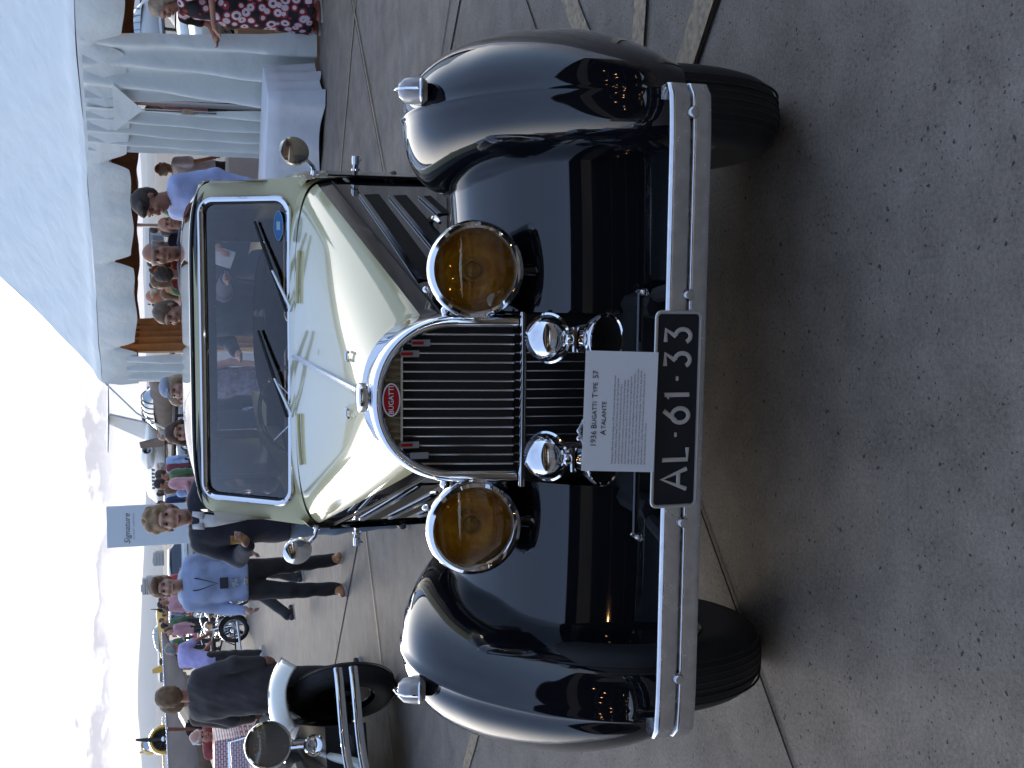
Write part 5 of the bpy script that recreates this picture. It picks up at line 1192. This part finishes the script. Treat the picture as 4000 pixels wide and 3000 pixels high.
# ------------------------------------------------------------------ motorcycles
def motorcycle(loc, rz, label, col, s=1.0):      # front wheel towards -y
    e = empty('motorcycle', loc, rz, label, 'motorcycle', 'motorcycles parked in a row'); e.scale = (s,) * 3; m = mat('tank_%d_%d' % (int(col[0] * 99), int(col[2] * 99)), col, .25, coat=.8)
    for y in (-.72, .70):
        w_ = empty('wheel', (0, y, .33), 0, parent=e)
        b = MB(); b.tube([(0, .285 * math.cos(a), .285 * math.sin(a)) for a in np.linspace(0, 2 * math.pi, 28, endpoint=False)], .048, 8, closed=True); b.build('tyre', M_rubber, w_)
        b = MB(); b.tube([(0, .235 * math.cos(a), .235 * math.sin(a)) for a in np.linspace(0, 2 * math.pi, 28, endpoint=False)], .012, 6, closed=True); b.lathe([(0, -.06), (.05, -.06), (.09, -.02), (.09, .02), (.05, .06), (0, .06)], axis='x', seg=14); b.build('rim', M_chrome2, w_)
        b = MB()
        for k in range(18): a = 2 * math.pi * k / 18; b.tube([(.03 * (-1) ** k, .05 * math.cos(a), .05 * math.sin(a)), (0, .235 * math.cos(a + .15), .235 * math.sin(a + .15))], .003, 4)
        tag(b.build('spokes', M_chrome2, w_), kind='stuff')
        b = MB(); b.grid([[(x, y + .34 * math.cos(a), .33 + .34 * math.sin(a)) for a in np.linspace(.3, 2.6, 14)] for x in (-.06, 0, .06)]); b.build('mudguard', m, e, solid=.008)
    b = MB(); b.tube([(0, -.38, .95), (0, -.3, .72), (0, -.15, .35), (0, .3, .32), (0, .45, .6), (0, -.3, .80)], .02, 7); b.tube([(-.03, .70, .33), (-.05, .3, .32)], .016, 6); b.tube([(.03, .70, .33), (.05, .3, .32)], .016, 6); b.tube([(.07, .68, .40), (.07, .5, .70)], .014, 6); b.tube([(-.07, .68, .40), (-.07, .5, .70)], .014, 6); b.build('frame', M_dark, e)
    b = MB(); b.tube([(-.07, -.72, .33), (-.08, -.40, .92)], .02, 7); b.tube([(.07, -.72, .33), (.08, -.40, .92)], .02, 7); b.build('fork', M_chrome, e)
    b = MB(); b.tube([(-.36, -.18, 1.0), (-.2, -.34, 1.04), (0, -.38, .98), (.2, -.34, 1.04), (.36, -.18, 1.0)], .013, 6); b.build('handlebar', M_chrome, e)
    b = MB(); b.sphere((0, -.12, .84), (.14, .26, .12), 14, 9); b.build('fuel_tank', m, e)
    b = MB(); b.sphere((0, .30, .80), (.13, .27, .06), 12, 7); b.build('saddle', mat('saddle_leather', (.03, .02, .015), .5), e)
    b = MB(); b.lathe([(0, -.07), (.09, -.07), (.11, 0), (.08, .08), (0, .11)], (0, -.52, .86), 'y', 16); b.build('headlight', M_chrome, e)
    b = MB(); b.lathe([(.13, -.12), (.15, -.06), (.15, .06), (.13, .12)], (0, .02, .38), 'x', 14); b.box((0, -.06, .56), (.15, .17, .24), Matrix.Rotation(R(-14), 3, 'X'))
    for k in range(5): b.box((0, -.06, .48 + k * .045), (.22, .22, .012))
    b.build('engine', M_chrome2, e)
    b = MB(); b.tube([(.1, -.12, .6), (.13, -.25, .4), (.15, 0, .22), (.15, .8, .26)], [.02, .02, .025, .035], 8); b.build('exhaust_pipe', M_chrome, e); return e
def gp(x, y): d = fw + cr * ((1500 - y) / 4500.0) - cu * ((x - 2000) / 4500.0); t = -CAMH / d.z; return (d.x * t, d.y * t, 0)
g_ = gp(978, 2395); motorcycle((g_[0] - .1, g_[1] + .9, 0), R(28), 'motorcycle with brown tank, right hand one of the pair beside the lilac shirted man', (.10, .03, .02), .88)
g_ = gp(970, 2465); motorcycle((g_[0] - .1, g_[1] + .9, 0), R(22), 'motorcycle with cream tank, left hand one of the pair beside the lilac shirted man', (.45, .42, .34), .88)
g_ = gp(990, 2590); motorcycle((g_[0], g_[1] + .6, 0), R(-50), 'black motorcycle partly hidden behind the dark jacketed man', (.02, .02, .02), .88)
g_ = gp(1120, 2800); motorcycle((g_[0] - .5, g_[1] - .6, 0), R(-60), 'bright red motorcycle beside the stooping white haired man', (.45, .02, .015), 1.0)
# ------------------------------------------------------------------ parked cars in the distance
def parked_car(loc, rz, label, col, s=1.0, roofc=None):
    e = empty('parked_car', loc, rz, label, 'car'); e.scale = (s,) * 3; m = mat('carpaint_%d_%d' % (int(col[0] * 99), int(col[2] * 99)), col, .2, coat=.8)
    rows = []
    for x, hw, zb, zt in ((-2.15, .60, .40, .62), (-2.05, .74, .32, .78), (-1.2, .82, .28, .86), (-.4, .84, .26, .92), (.9, .84, .26, .92), (1.7, .80, .3, .86), (2.1, .72, .34, .74), (2.2, .55, .42, .62)):
        rows.append([(x, hw * math.copysign(abs(math.cos(a)) ** .5, math.cos(a)), (zb + zt) / 2 + (zt - zb) / 2 * math.copysign(abs(math.sin(a)) ** .6, math.sin(a))) for a in np.linspace(0, 2 * math.pi, 18, endpoint=False)])
    b = MB(); b.grid(rows, cv=True, cap0=True, cap1=True, flip=True); b.build('body', m, e)
    rows = [[(x, hw * math.copysign(abs(math.cos(a)) ** .6, math.cos(a)), .86 + h_ * math.sin(a) ** .6) for a in np.linspace(0.001, math.pi - .001, 12)] for x, hw, h_ in ((-.85, .62, .05), (-.35, .66, .48), (.7, .66, .50), (1.25, .62, .05))]
    b = MB(); b.grid(rows, flip=True); b.build('windows', M_bwin, e)
    rows = [[(x, hw * math.cos(a), .90 + h_ * math.sin(a) ** .5) for a in np.linspace(.75, math.pi - .75, 8)] for x, hw, h_ in ((-.42, .68, .48), (0, .69, .52), (.72, .68, .50))]
    b = MB(); b.grid(rows, flip=True); b.build('roof', mat('carroof_%d' % int(col[0] * 99), roofc, .3) if roofc else m, e, solid=.02)
    for x in (-1.35, 1.35):
        for sd_ in (-1, 1):
            w_ = empty('wheel', (x, sd_ * .74, .33), 0, parent=e)
            b = MB(); b.lathe([(.17, -.09), (.30, -.09), (.33, -.05), (.33, .05), (.30, .09), (.17, .09)], axis='y', seg=22); b.build('tyre', M_rubber, w_)
            b = MB(); b.lathe([(.17, -.095), (.25, -.097), (.25, -.092)], axis='y', seg=22); b.lathe([(.17, .095), (.25, .097)], axis='y', seg=22); b.build('whitewall', M_white, w_)
            b = MB(); b.lathe([(0, -.10), (.10, -.095), (.17, -.08)], axis='y', seg=18); b.lathe([(.17, .08), (.10, .095), (0, .10)], axis='y', seg=18); b.build('hubcap', M_chrome, w_)
    for y in (-.55, .55): b = MB(); b.sphere((-2.1, y, .64), (.07, .11, .11), 10, 8); b.build('headlight', M_chrome, e)
    for x in (-2.25, 2.25): b = MB(); b.tube([(x * .97, -.78, .42), (x, -.4, .42), (x, .4, .42), (x * .97, .78, .42)], .045, 7); b.build('bumper', M_chrome, e)
    for sd_ in (-1, 1): b = MB(); b.box((0, sd_ * .845, .62), (3.0, .015, .03)); b.build('chrome_strip', M_chrome, e, smooth=False)
    return e
g_ = gp(935, 110); parked_car((g_[0] + 1.55, g_[1], 0), R(10), 'cream vintage car with whitewall tyres behind the marquee at the right edge', (.55, .52, .44), 1.12)
g_ = gp(860, 60); parked_car((g_[0] + 2, g_[1] + 4, 0), R(10), 'white car with red stripe farther back behind the marquee', (.62, .62, .60), 1.1)
p = PX(760, 2405, 46); parked_car((p.x, 46, 0), R(70), 'red car with white roof behind the motorcycles', (.45, .02, .02), 1.0, (.6, .6, .6))
p = PX(760, 2185, 50); parked_car((p.x - .3, 50, 0), R(20), 'white car behind the sign board on the left', (.6, .6, .58), 1.0)
p = PX(760, 2090, 40); parked_car((p.x + 3.2, 62, 0), R(15), 'silver car in the crowd beyond the sign board', (.35, .36, .38), 1.0)
# ------------------------------------------------------------------ white frame marquee
M_vinyl = mat('marquee_vinyl', (.70, .72, .68), .5, coat=.1, bump=.6, bscale=5.5, bdist=.03, stretch=(1, 1, 1), var=.04, vscale=3)
M_backlit = mat('marquee_backlit_brown', (.20, .095, .035), .8, var=.25, vscale=5, bump=.4, bscale=6, bdist=.03)  # warm backlit tone of the fabric's inside, put into the base colour
TA = Vector((.155, 15.5, 0)); TD = Vector((.66, -.75, 0)).normalized(); TN = Vector((.75, .66, 0)).normalized()
TENT = empty('marquee', (TA.x, TA.y, 0), 0, 'large white frame marquee with scalloped valance and gathered curtains on the right', 'tent')
def tp(t, n, z_): v = TD * t + TN * n; return (v.x, v.y, z_)
rt = random.Random(4)
EZ, RZ, TL = 2.29, 4.55, 10.0
def roofpt(t, q, off=0.0):
    n = 3.0 * q; sag = -.10 * math.sin(math.pi * q) ; edge = 0.0
    wr = .016 * math.sin(t * 2.3 + q * 7) * math.sin(q * 5 + t) + .0035 * math.sin(t * 9 + q * 31 + 2 * math.sin(t * 1.7)) * (.3 + .7 * math.sin(t * 1.1 + 1) ** 2)
    bul = .055 * math.exp(-((q - .02) / .035) ** 2)
    return tp(t, n - bul * .8 + off, EZ + (RZ - EZ) * q + sag + wr + bul * .4)
NT = 160
b = MB(); b.grid([[roofpt(TL * i / NT, q) for i in range(NT + 1)] for q in np.linspace(0, 1, 46)], flip=True)
b.build('roof_front', M_vinyl, TENT, sharp=80)
b = MB(); b.grid([[tp(t, 6 - 3 * q, EZ + (RZ - EZ) * q - .1 * math.sin(math.pi * q)) for t in (0, 3, 6, TL)] for q in np.linspace(0, 1, 8)]); b.build('roof_back', M_vinyl, TENT)
b = MB(); b.grid([[tp(.0, 3 - 3 * q, RZ + (EZ - RZ) * q - .1 * math.sin(math.pi * q)), tp(.0, 3 + 3 * q, RZ + (EZ - RZ) * q - .1 * math.sin(math.pi * q))] for q in np.linspace(0, 1, 8)]); b.build('gable_end', M_vinyl, TENT)
def valance(side):
    """side 0: front, 1: the near end wall seen from inside"""
    L = TL if side == 0 else 6.0; n = int(L * 40); top, bot, mid = [], [], []
    notches = [.66 + 1.425 * k for k in range(-1, 8)]
    for i in range(n + 1):
        s_ = L * i / n; d = min(abs(s_ - c) for c in notches); zb = 1.865 + .012 * math.sin(s_ * 9) + .20 * max(0, 1 - d / .11) ** 1.2 + .035 * max(0, 1 - d / .5) ** 2
        fl = .020 * math.sin(s_ * 4.4) + .008 * math.sin(s_ * 13)
        f = (lambda z_, o_: tp(s_, o_, z_)) if side == 0 else (lambda z_, o_: tp(o_, s_, z_))
        top.append(f(EZ + .01, -.045)); mid.append(f((EZ + zb) / 2, -.085 + fl * .5)); bot.append(f(zb, -.06 + fl))
    b = MB(); b.grid([top, mid, bot], flip=(side == 1)); return b
valance(0).build('valance', M_vinyl, TENT, sharp=80)
valance(1).build('valance', M_vinyl, TENT, sharp=80)
b = MB(); L = 6.0; rows = [[], []]
for i in range(121):
    s_ = L * i / 120; rows[0].append(tp(.06, s_, EZ - .05)); rows[1].append(tp(.05 + .02 * math.sin(s_ * 11), s_, 1.86 + .02 * math.sin(s_ * 5)))
b.grid(rows, flip=False); b.build('backlit_end', M_backlit, TENT)  # added brown sheet: backlit inner face of the end valance as colour
b = MB(); rows = [[tp(TL * i / 60, 5.93 + .02 * math.sin(i), EZ + .1) for i in range(61)], [tp(TL * i / 60, 5.95, 1.86 + .02 * math.sin(i * .9)) for i in range(61)]]; b.grid(rows); b.build('backlit_back', M_backlit, TENT)
b = MB(); b.grid([[tp(t, .12 + 2.9 * q, EZ - .03 + (RZ - EZ - .1) * q - .1) for t in np.linspace(.08, TL, 12)] for q in np.linspace(0, 1, 6)]); b.grid([[tp(t, 5.9 - 2.9 * q, EZ - .03 + (RZ - EZ - .1) * q - .1) for t in np.linspace(.08, TL, 12)] for q in np.linspace(0, 1, 6)]); b.build('backlit_ceiling', M_backlit, TENT)  # roof underside with its warm backlit brown painted in
for (t, n) in ((0, 0), (4.23, 0), (8.46, 0), (0, 6), (4.23, 6), (8.46, 6), (0, 3)):
    b = MB(); c = tp(t, n, 0); b.tube([(c[0], c[1], 0), (c[0], c[1], EZ)], .028, 8); b.build('pole', mat('aluminium_pole', (.6, .61, .62), .35, metal=.8), TENT)
    b = MB(); b.box((c[0], c[1], .01), (.2, .2, .02)); b.build('base_plate', M_dark, TENT, smooth=False)
b = MB(); b.tube([tp(0, 0, EZ), tp(TL, 0, EZ)], .03, 8); b.tube([tp(0, 6, EZ), tp(TL, 6, EZ)], .03, 8); b.tube([tp(0, 0, EZ), tp(0, 6, EZ)], .03, 8); b.build('eave_rail', mat('aluminium_pole', (.6, .61, .62), .35), TENT)
def drape(f0, f1, z0, z1, nf, amp, m, name='curtain', seed=0, lean=(0, 0)):
    """gathered cloth hanging between two plan points f0 -> f1 (t, n)"""
    rr_ = random.Random(seed); n = nf * 14; rows = []; ph = [rr_.uniform(0, 6) for _ in range(4)]
    for k in range(22):
        q = k / 21.0; row = []
        for i in range(n + 1):
            u = i / n; t = f0[0] + (f1[0] - f0[0]) * u + lean[0] * (q ** 1.5) * (u - .5); nn = f0[1] + (f1[1] - f0[1]) * u
            g_ = amp * (.35 + .9 * min(1, q * 1.4)); w = g_ * math.sin(u * nf * 2 * math.pi + ph[0] + .9 * math.sin(q * 2 + ph[1])) + .35 * g_ * math.sin(u * nf * 5.1 + q * 5 + ph[2]) + .1 * amp * math.sin(q * 19 + u * 9)
            z_ = z0 + (z1 - z0) * q
            row.append(tp(t + (w * .35 if abs(f1[0] - f0[0]) > .2 else w), nn + (w if abs(f1[0] - f0[0]) > .2 else w * .3) - .02, z_))
        rows.append(row)
    b = MB(); b.grid(rows, flip=True); return b.build(name, m, TENT, sharp=80)
drape((4.32, -.06), (5.02, -.02), 2.27, .03, 3, .06, M_vinyl, seed=1, lean=(.25, 0)); drape((3.66, -.04), (4.22, -.06), 2.27, .03, 4, .05, M_vinyl, seed=2, lean=(.1, 0))
drape((0.02, -.04), (.50, -.05), 2.0, .03, 3, .05, M_vinyl, seed=3); drape((.05, .45), (.05, 1.05), 2.2, .03, 5, .05, mat('tan_curtain', (.38, .26, .16), .8, var=.15, vscale=9), seed=4)
b = MB(); b.poly([tp(3.95, -.12, 2.0), tp(4.23, -.13, 1.72), tp(4.52, -.12, 2.0)], (0, 0, 0.001)); b.build('corner_pocket', M_vinyl, TENT, smooth=False, solid=.01)
b = MB(); b.box(tp(4.23, -.13, 1.28), (.05, .04, .12)); b.tube([tp(4.23, -.12, 1.7), tp(4.23, -.125, 1.0)], .014, 6); b.build('strap_ratchet', M_chrome2, TENT)
b = MB(); b.tube([tp(0, -.05, 2.27), tp(-.25, -.35, 1.9), tp(-1.0, -1.2, .02)], .012, 5); b.build('guy_strap', M_vinyl, TENT)
# bulbs glowing at the notches
for k in range(6):
    c = TA + Vector(tp(.66 + 1.425 * k + .05, .10, 0)); e = empty('festoon_bulb', (c.x, c.y, 1.98), 0, ('warm festoon bulb glowing at the %s valance notch' % ('leftmost', 'second', 'third', 'fourth', 'fifth', 'sixth')[k]), 'lamp', 'festoon bulbs under the marquee')
    b = MB(); b.sphere((0, 0, 0), .032, 10, 8); b.build('bulb', mat('festoon_glow', (1, .7, .4), .4, emis=(1, .50, .16), estr=22), e); b = MB(); b.tube([(0, 0, .02), (0, 0, .28)], .008, 5); b.build('socket', M_dark, e)
# ------------------------------------------------------------------ tables with cloths
def table(c, w, d, h_, rz, label, m, seed=0, group='cloth covered tables'):
    e = empty('table', c, rz, label, 'table', group); rr_ = random.Random(seed)
    b = MB(); b.box((0, 0, h_ - .02), (w, d, .035)); b.build('tabletop', mat('table_board', (.4, .38, .35), .6), e, smooth=False)
    for sx_ in (-1, 1):
        for sy in (-1, 1): b = MB(); b.tube([(sx_ * (w / 2 - .08), sy * (d / 2 - .08), 0), (sx_ * (w / 2 - .08), sy * (d / 2 - .08), h_ - .04)], .018, 6); b.build('leg', M_dark, e)
    n = 140; per = []
    for i in range(n):
        u = i / n * 4; k = int(u); f = u - k
        per.append([(-w / 2 + w * f, -d / 2, 0, -1), (w / 2, -d / 2 + d * f, 1, 0), (w / 2 - w * f, d / 2, 0, 1), (-w / 2, d / 2 - d * f, -1, 0)][k])
    rows = [[(x * .0, y * .0, h_ + .006) for x, y, _, _ in per], [(x * .985, y * .985, h_ + .006) for x, y, _, _ in per], [(x + nx * .012, y + ny * .012, h_ - .004) for x, y, nx, ny in per]]
    for q in (.25, .5, .75, 1.0):
        rows.append([(x + nx * (.015 + .05 * q * (.5 + .5 * math.sin(i * .55 + seed)) + .02 * q), y + ny * (.015 + .05 * q * (.5 + .5 * math.sin(i * .55 + seed)) + .02 * q), h_ - (h_ - .03 - .02 * math.sin(i * .3)) * q) for i, (x, y, nx, ny) in enumerate(per)])
    b = MB(); b.grid(rows, cv=True, flip=True); o = b.build('tablecloth', m, sharp=70); o.location = c; o.rotation_euler = (0, 0, rz); return e, o
M_cloth = mat('white_tablecloth', (.60, .62, .66), .75, bump=.5, bscale=5, bdist=.03, var=.05, vscale=4)
e, o = table((2.40, 12.05, 0), 1.65, .62, .555, R(-40), 'low table under a white cloth in front of the marquee curtain', M_cloth, 1); tag(o, 'creased white cloth draped over the low table before the marquee curtain', 'tablecloth', 'white tablecloths')
e, o = table((3.15, 17.0, 0), 1.5, .7, .62, R(-40), 'table under a white cloth deeper inside the marquee near the man in white', M_cloth, 3); tag(o, 'white cloth draped over the table deeper inside the marquee', 'tablecloth', 'white tablecloths')
M_tan = mat('tan_cloth', (.30, .22, .15), .8, var=.1, bump=.4, bscale=6, bdist=.02)
e, o = table((4.25, 13.1, 0), 1.2, .6, .70, R(-40), 'table under a tan cloth behind the woman in the flowered dress', M_tan, 5); tag(o, 'tan cloth draped over the table behind the woman in the flowered dress', 'tablecloth')
# red and white lattice cloth at the left edge
M_lat = bpy.data.materials.new('lattice_print'); M_lat.use_nodes = True; t_ = M_lat.node_tree; bs = t_.nodes['Principled BSDF']; tcn = t_.nodes.new('ShaderNodeTexCoord'); br = t_.nodes.new('ShaderNodeTexBrick')
mpp = t_.nodes.new('ShaderNodeMapping'); mpp.inputs['Rotation'].default_value = (R(90), 0, 0); t_.links.new(tcn.outputs['Object'], mpp.inputs['Vector']); t_.links.new(mpp.outputs[0], br.inputs['Vector'])
br.inputs['Scale'].default_value = 9; br.inputs['Color1'].default_value = (.60, .52, .52, 1); br.inputs['Color2'].default_value = (.60, .52, .52, 1); br.inputs['Mortar'].default_value = (.32, .04, .06, 1); br.inputs['Mortar Size'].default_value = .045; t_.links.new(br.outputs[0], bs.inputs['Base Color'])
p = PX(840, 2985, 13.2)
e, o = table((p.x - .25, 13.3, 0), 1.1, .6, p.z, R(0), 'table at the left edge under a red and white lattice cloth', M_lat, 7, None); tag(o, 'red and white lattice patterned cloth on the table at the left edge', 'tablecloth')
# black cable cover along the marquee's foot
b = MB(); a_, c_ = gp(1213, 350), gp(1222, -150); b.tube([(a_[0], a_[1], .02), ((a_[0] + c_[0]) / 2, (a_[1] + c_[1]) / 2 + .05, .02), (c_[0], c_[1], .02)], .028, 8); o = b.build('cable_cover', M_dark); tag(o, 'black cable lying along the ground in front of the marquee', 'cable')
b = MB(); a_, c_ = gp(1196, 340), gp(1203, -150); b.tube([(a_[0], a_[1], .02), (c_[0], c_[1], .02)], .02, 8); o = b.build('cable', mat('grey_cable', (.2, .2, .2), .6)); tag(o, 'thin grey cable beside the black one at the foot of the marquee', 'cable')
# ------------------------------------------------------------------ white sign board
tl, tr = PX(417, 2155, 14.5), PX(420, 1985, 14.7)
SB = empty('sign_board', ((tl.x + tr.x) / 2 + .03, 14.6, 0), R(0), 'tall white free standing sign board with small lettering behind the two men', 'sign')
w_ = tr.x - tl.x; H = tl.z
b = MB(); b.box((0, 0, H / 2 + .06), (w_, .035, H - .12)); b.build('panel', mat('sign_white', (.74, .77, .80), .5), SB, bevel=.006)
b = MB(); b.box((-w_ * .35, 0, .03), (.05, .45, .06)); b.box((w_ * .35, 0, .03), (.05, .45, .06)); b.build('foot', M_chrome2, SB, smooth=False)
SM = lambda x, z_: Tm(x, -.0185, z_) @ Rx(R(90))
b = MB(); b.text('Signature', SM(-.02, H - .235) @ Matrix.Shear('XZ', 4, (0, 0)) @ Matrix(((1, .25, 0, 0), (0, 1, 0, 0), (0, 0, 1, 0), (0, 0, 0, 1))), .098, .0005); b.text('FLIGHT SUPPORT', SM(.0, H - .310), .027, .0005, spacing=1.6); b.build('lettering', M_ink, SB, smooth=False)
b = MB(); b.poly([(-.22, -.0185, H - 1.14), (-.14, -.0185, H - 1.14), (-.14, -.0185, H - 1.08)], (0, -.002, 0)); b.build('logo_triangle', mat('logo_blue', (.05, .15, .35), .5), SB, smooth=False)
b = MB(); b.text('Signature', SM(-.08, H - 1.20), .045, .0005); b.text('FLIGHT SUPPORT', SM(-.08, H - 1.25), .018, .0005); b.build('lettering', M_ink, SB, smooth=False)
# ------------------------------------------------------------------ cream vintage car at the left edge
M_c2 = mat('ivory_paint', (.70, .68, .58), .10, coat=1.0); M_c2d = mat('taupe_paint', (.16, .125, .095), .15, coat=1.0)
C2 = empty('vintage_roadster', (-2.96, 8.20, 0), R(15), 'ivory vintage roadster with chrome bumper at the left edge, half out of frame', 'car')
_old = CAR; 
def wheel2(x, y, steer): 
    global CAR
    CAR = C2; wheel(x, y, steer, .385, .15); CAR = _old
wheel2(.76, 0, R(24)); wheel2(-.76, 0, R(24)); wheel2(.72, 2.9, 0); wheel2(-.72, 2.9, 0)
for s in (-1, 1):
    rows = []
    for q in np.linspace(0, 1, 40):
        a = R(52) + R(88) * q; yc, zc = -.46 * math.cos(a) * 1.0 + .02, .45 + .46 * math.sin(a); 
        if q > .62: k = (q - .62) / .38; yc = yc + k * k * .9; 
        L = []
        w0 = .10 + .04 * math.sin(q * math.pi)
        for u in np.linspace(-1.0, 1, 15): L.append((s * (.77 + w0 * (2.0 * u if u > 0 else 2.1 * u)), yc + (.06 * abs(u) ** 2.2) * math.cos(a), zc - (.11 if u > 0 else .085) * abs(u) ** 2.2 * max(.15, math.sin(max(0.05, a)))))
        rows.append(L)
    b = MB(); b.grid(rows, flip=(s > 0)); b.build('fender', M_c2, C2, solid=.012, sharp=70)
    b = MB(); b.grid([[(s * .62, y, .30) for y in np.linspace(-.4, 1.4, 8)], [(s * .58, y, .78 + .1 * math.sin(y)) for y in np.linspace(-.4, 1.4, 8)], [(s * .34, y, .86) for y in np.linspace(-.4, 1.4, 8)]], flip=(s > 0)); b.build('inner_fender', M_c2d, C2)
    e = empty('headlamp', (s * .47, -.42, .965), R(0), parent=C2)
    b = MB(); b.lathe([(0, .26), (.06, .24), (.13, .12), (.15, .0)], axis='y', seg=32); b.build('lamp_bucket', M_c2d, e)
    b = MB(); b.lathe([(.138, .0), (.142, -.02), (.155, -.018), (.160, .0), (.155, .02)], axis='y', seg=36); b.build('lamp_rim', M_chrome, e)
    b = MB(); b.lathe([(0, -.028), (.07, -.022), (.139, -.008)], axis='y', seg=32); b.build('lamp_lens', mat('fluted_lens', (.16, .15, .13), .12, coat=1, metal=.5, bump=.5, bscale=14, bdist=.01, stretch=(6, 1, .3)), e)
    b = MB(); b.tube([(0, .08, -.12), (0, .08, -.30)], .02, 8); b.build('lamp_post', M_chrome, e)
    b = MB(); b.lathe([(0, .10), (.05, .08), (.068, .0), (.072, -.01), (.06, -.012), (.052, 0), (0, .03)], (s * .44, -.56, .675), 'y', 24); b.tube([(s * .44, -.54, .74), (s * .44, -.50, .82)], .012, 6); b.build('fog_lamp', M_chrome, C2)
    b = MB(); b.tube([(s * .38, -.42, .62), (s * .34, -.55, .52), (s * .30, -.6, .40), (s * .20, -.6, .34)], [.02, .03, .035, .03], 10); b.build('frame_horn', M_c2, C2)
for dz, dy in ((0, 0), (.105, -.02)):
    b = MB(); xs_ = np.linspace(-.92, .92, 31); P = [(x, -.86 + dy + .10 * (abs(x) / .92) ** 4 , .415 + dz - .055 * math.exp(-(x / .30) ** 2)) for x in xs_]
    b.tube(P, .030, 10, flat=((0, 1, 0), .35)); b.build('bumper_bar', M_chrome, C2)
b = MB(); b.poly([(.02, -.92, .53), (-.16, -.92, .53), (-.10, -.92, .38), (-.04, -.92, .38)], (0, -.01, 0)); b.build('bumper_badge', M_dark, C2, smooth=False)
for x in (-.5, .5): b = MB(); b.tube([(x, -.85, .46), (x * .7, -.5, .40)], .02, 7); b.build('bumper_bracket', M_dark, C2)
rows = [[(.27 * math.sin(a) * (1 + .5 * q), -.42 + 1.6 * q, .56 + (.44 - .04 * q) * math.cos(a) ** .8 if abs(a) < 1.5 else .56) for a in np.linspace(-math.pi / 2, math.pi / 2, 21)] for q in np.linspace(0, 1, 6)]
b = MB(); b.grid(rows, flip=True); b.build('bonnet', M_c2, C2)
b = MB(); b.tube([(.26 * math.sin(a), -.44, .50 + .50 * max(0, math.cos(a)) ** .8) for a in np.linspace(-math.pi / 2, math.pi / 2, 25)], .03, 10); b.tube([(-.26, -.44, .50), (.26, -.44, .50)], .02, 8); b.build('radiator_shell', M_chrome, C2)
for k in range(13): x = -.22 + .44 * k / 12; b = MB(); b.tube([(x, -.44, .5), (x, -.44, .5 + .48 * (1 - (abs(x) / .27) ** 2.2) ** .45)], .006, 6); b.build('radiator_slat', M_chrome2, C2)
b = MB(); b.poly([(x, -.40, z_) for x, z_ in [(-.25, .48), (.25, .48), (.25, .75), (.15, .93), (0, .97), (-.15, .93), (-.25, .75)]], (0, .03, 0)); b.build('radiator_core', M_core, C2, smooth=False)
b = MB(); b.box((0, 1.2, .45), (1.1, 3.4, .28)); b.build('chassis', M_dark, C2, smooth=False)
b = MB(); b.tube([(-.7, 0, .36), (.7, 0, .36)], .03, 8); b.build('axle', M_dark, C2)
rows = []
for q in np.linspace(0, 1, 14):
    y = 1.15 + 2.6 * q; w = .40 + .26 * math.sin(min(1, q * 1.6) * math.pi / 2) - .35 * max(0, q - .7) ** 1.5; zt = .92 - .04 * q - .5 * max(0, q - .75)
    rows.append([(w * math.copysign(abs(math.cos(a)) ** .5, math.cos(a)), y, .42 + (zt - .42) * abs(math.sin(a)) ** .4) for a in np.linspace(0.001, math.pi - .001, 17)])
b = MB(); b.grid(rows, cap1=True); b.build('body', M_c2, C2)
b = MB(); b.tube([(-.50, 1.55, .92), (-.46, 1.62, 1.12), (.46, 1.62, 1.12), (.50, 1.55, .92)], .012, 7); b.build('windscreen_frame', M_chrome, C2)
b = MB(); b.poly([(-.48, 1.56, .93), (.48, 1.56, .93), (.45, 1.62, 1.11), (-.45, 1.62, 1.11)], (0, .004, 0)); b.build('windscreen', M_glass, C2, smooth=False)
# ------------------------------------------------------------------ air
b = MB(); b.box((0, 6000, 199), (30000, 17600, 402)); HZ = b.build('haze', bpy.data.materials.new('haze'), smooth=False, weld=False); tag(HZ, kind='stuff')
hm = HZ.data.materials[0]; hm.use_nodes = True; hm.node_tree.nodes.clear(); o_ = hm.node_tree.nodes.new('ShaderNodeOutputMaterial'); pv = hm.node_tree.nodes.new('ShaderNodeVolumePrincipled')
pv.inputs['Color'].default_value = (.80, .88, 1.0, 1); pv.inputs['Density'].default_value = 0.000065; pv.inputs['Anisotropy'].default_value = 0.3
hm.node_tree.links.new(pv.outputs[0], o_.inputs['Volume'])
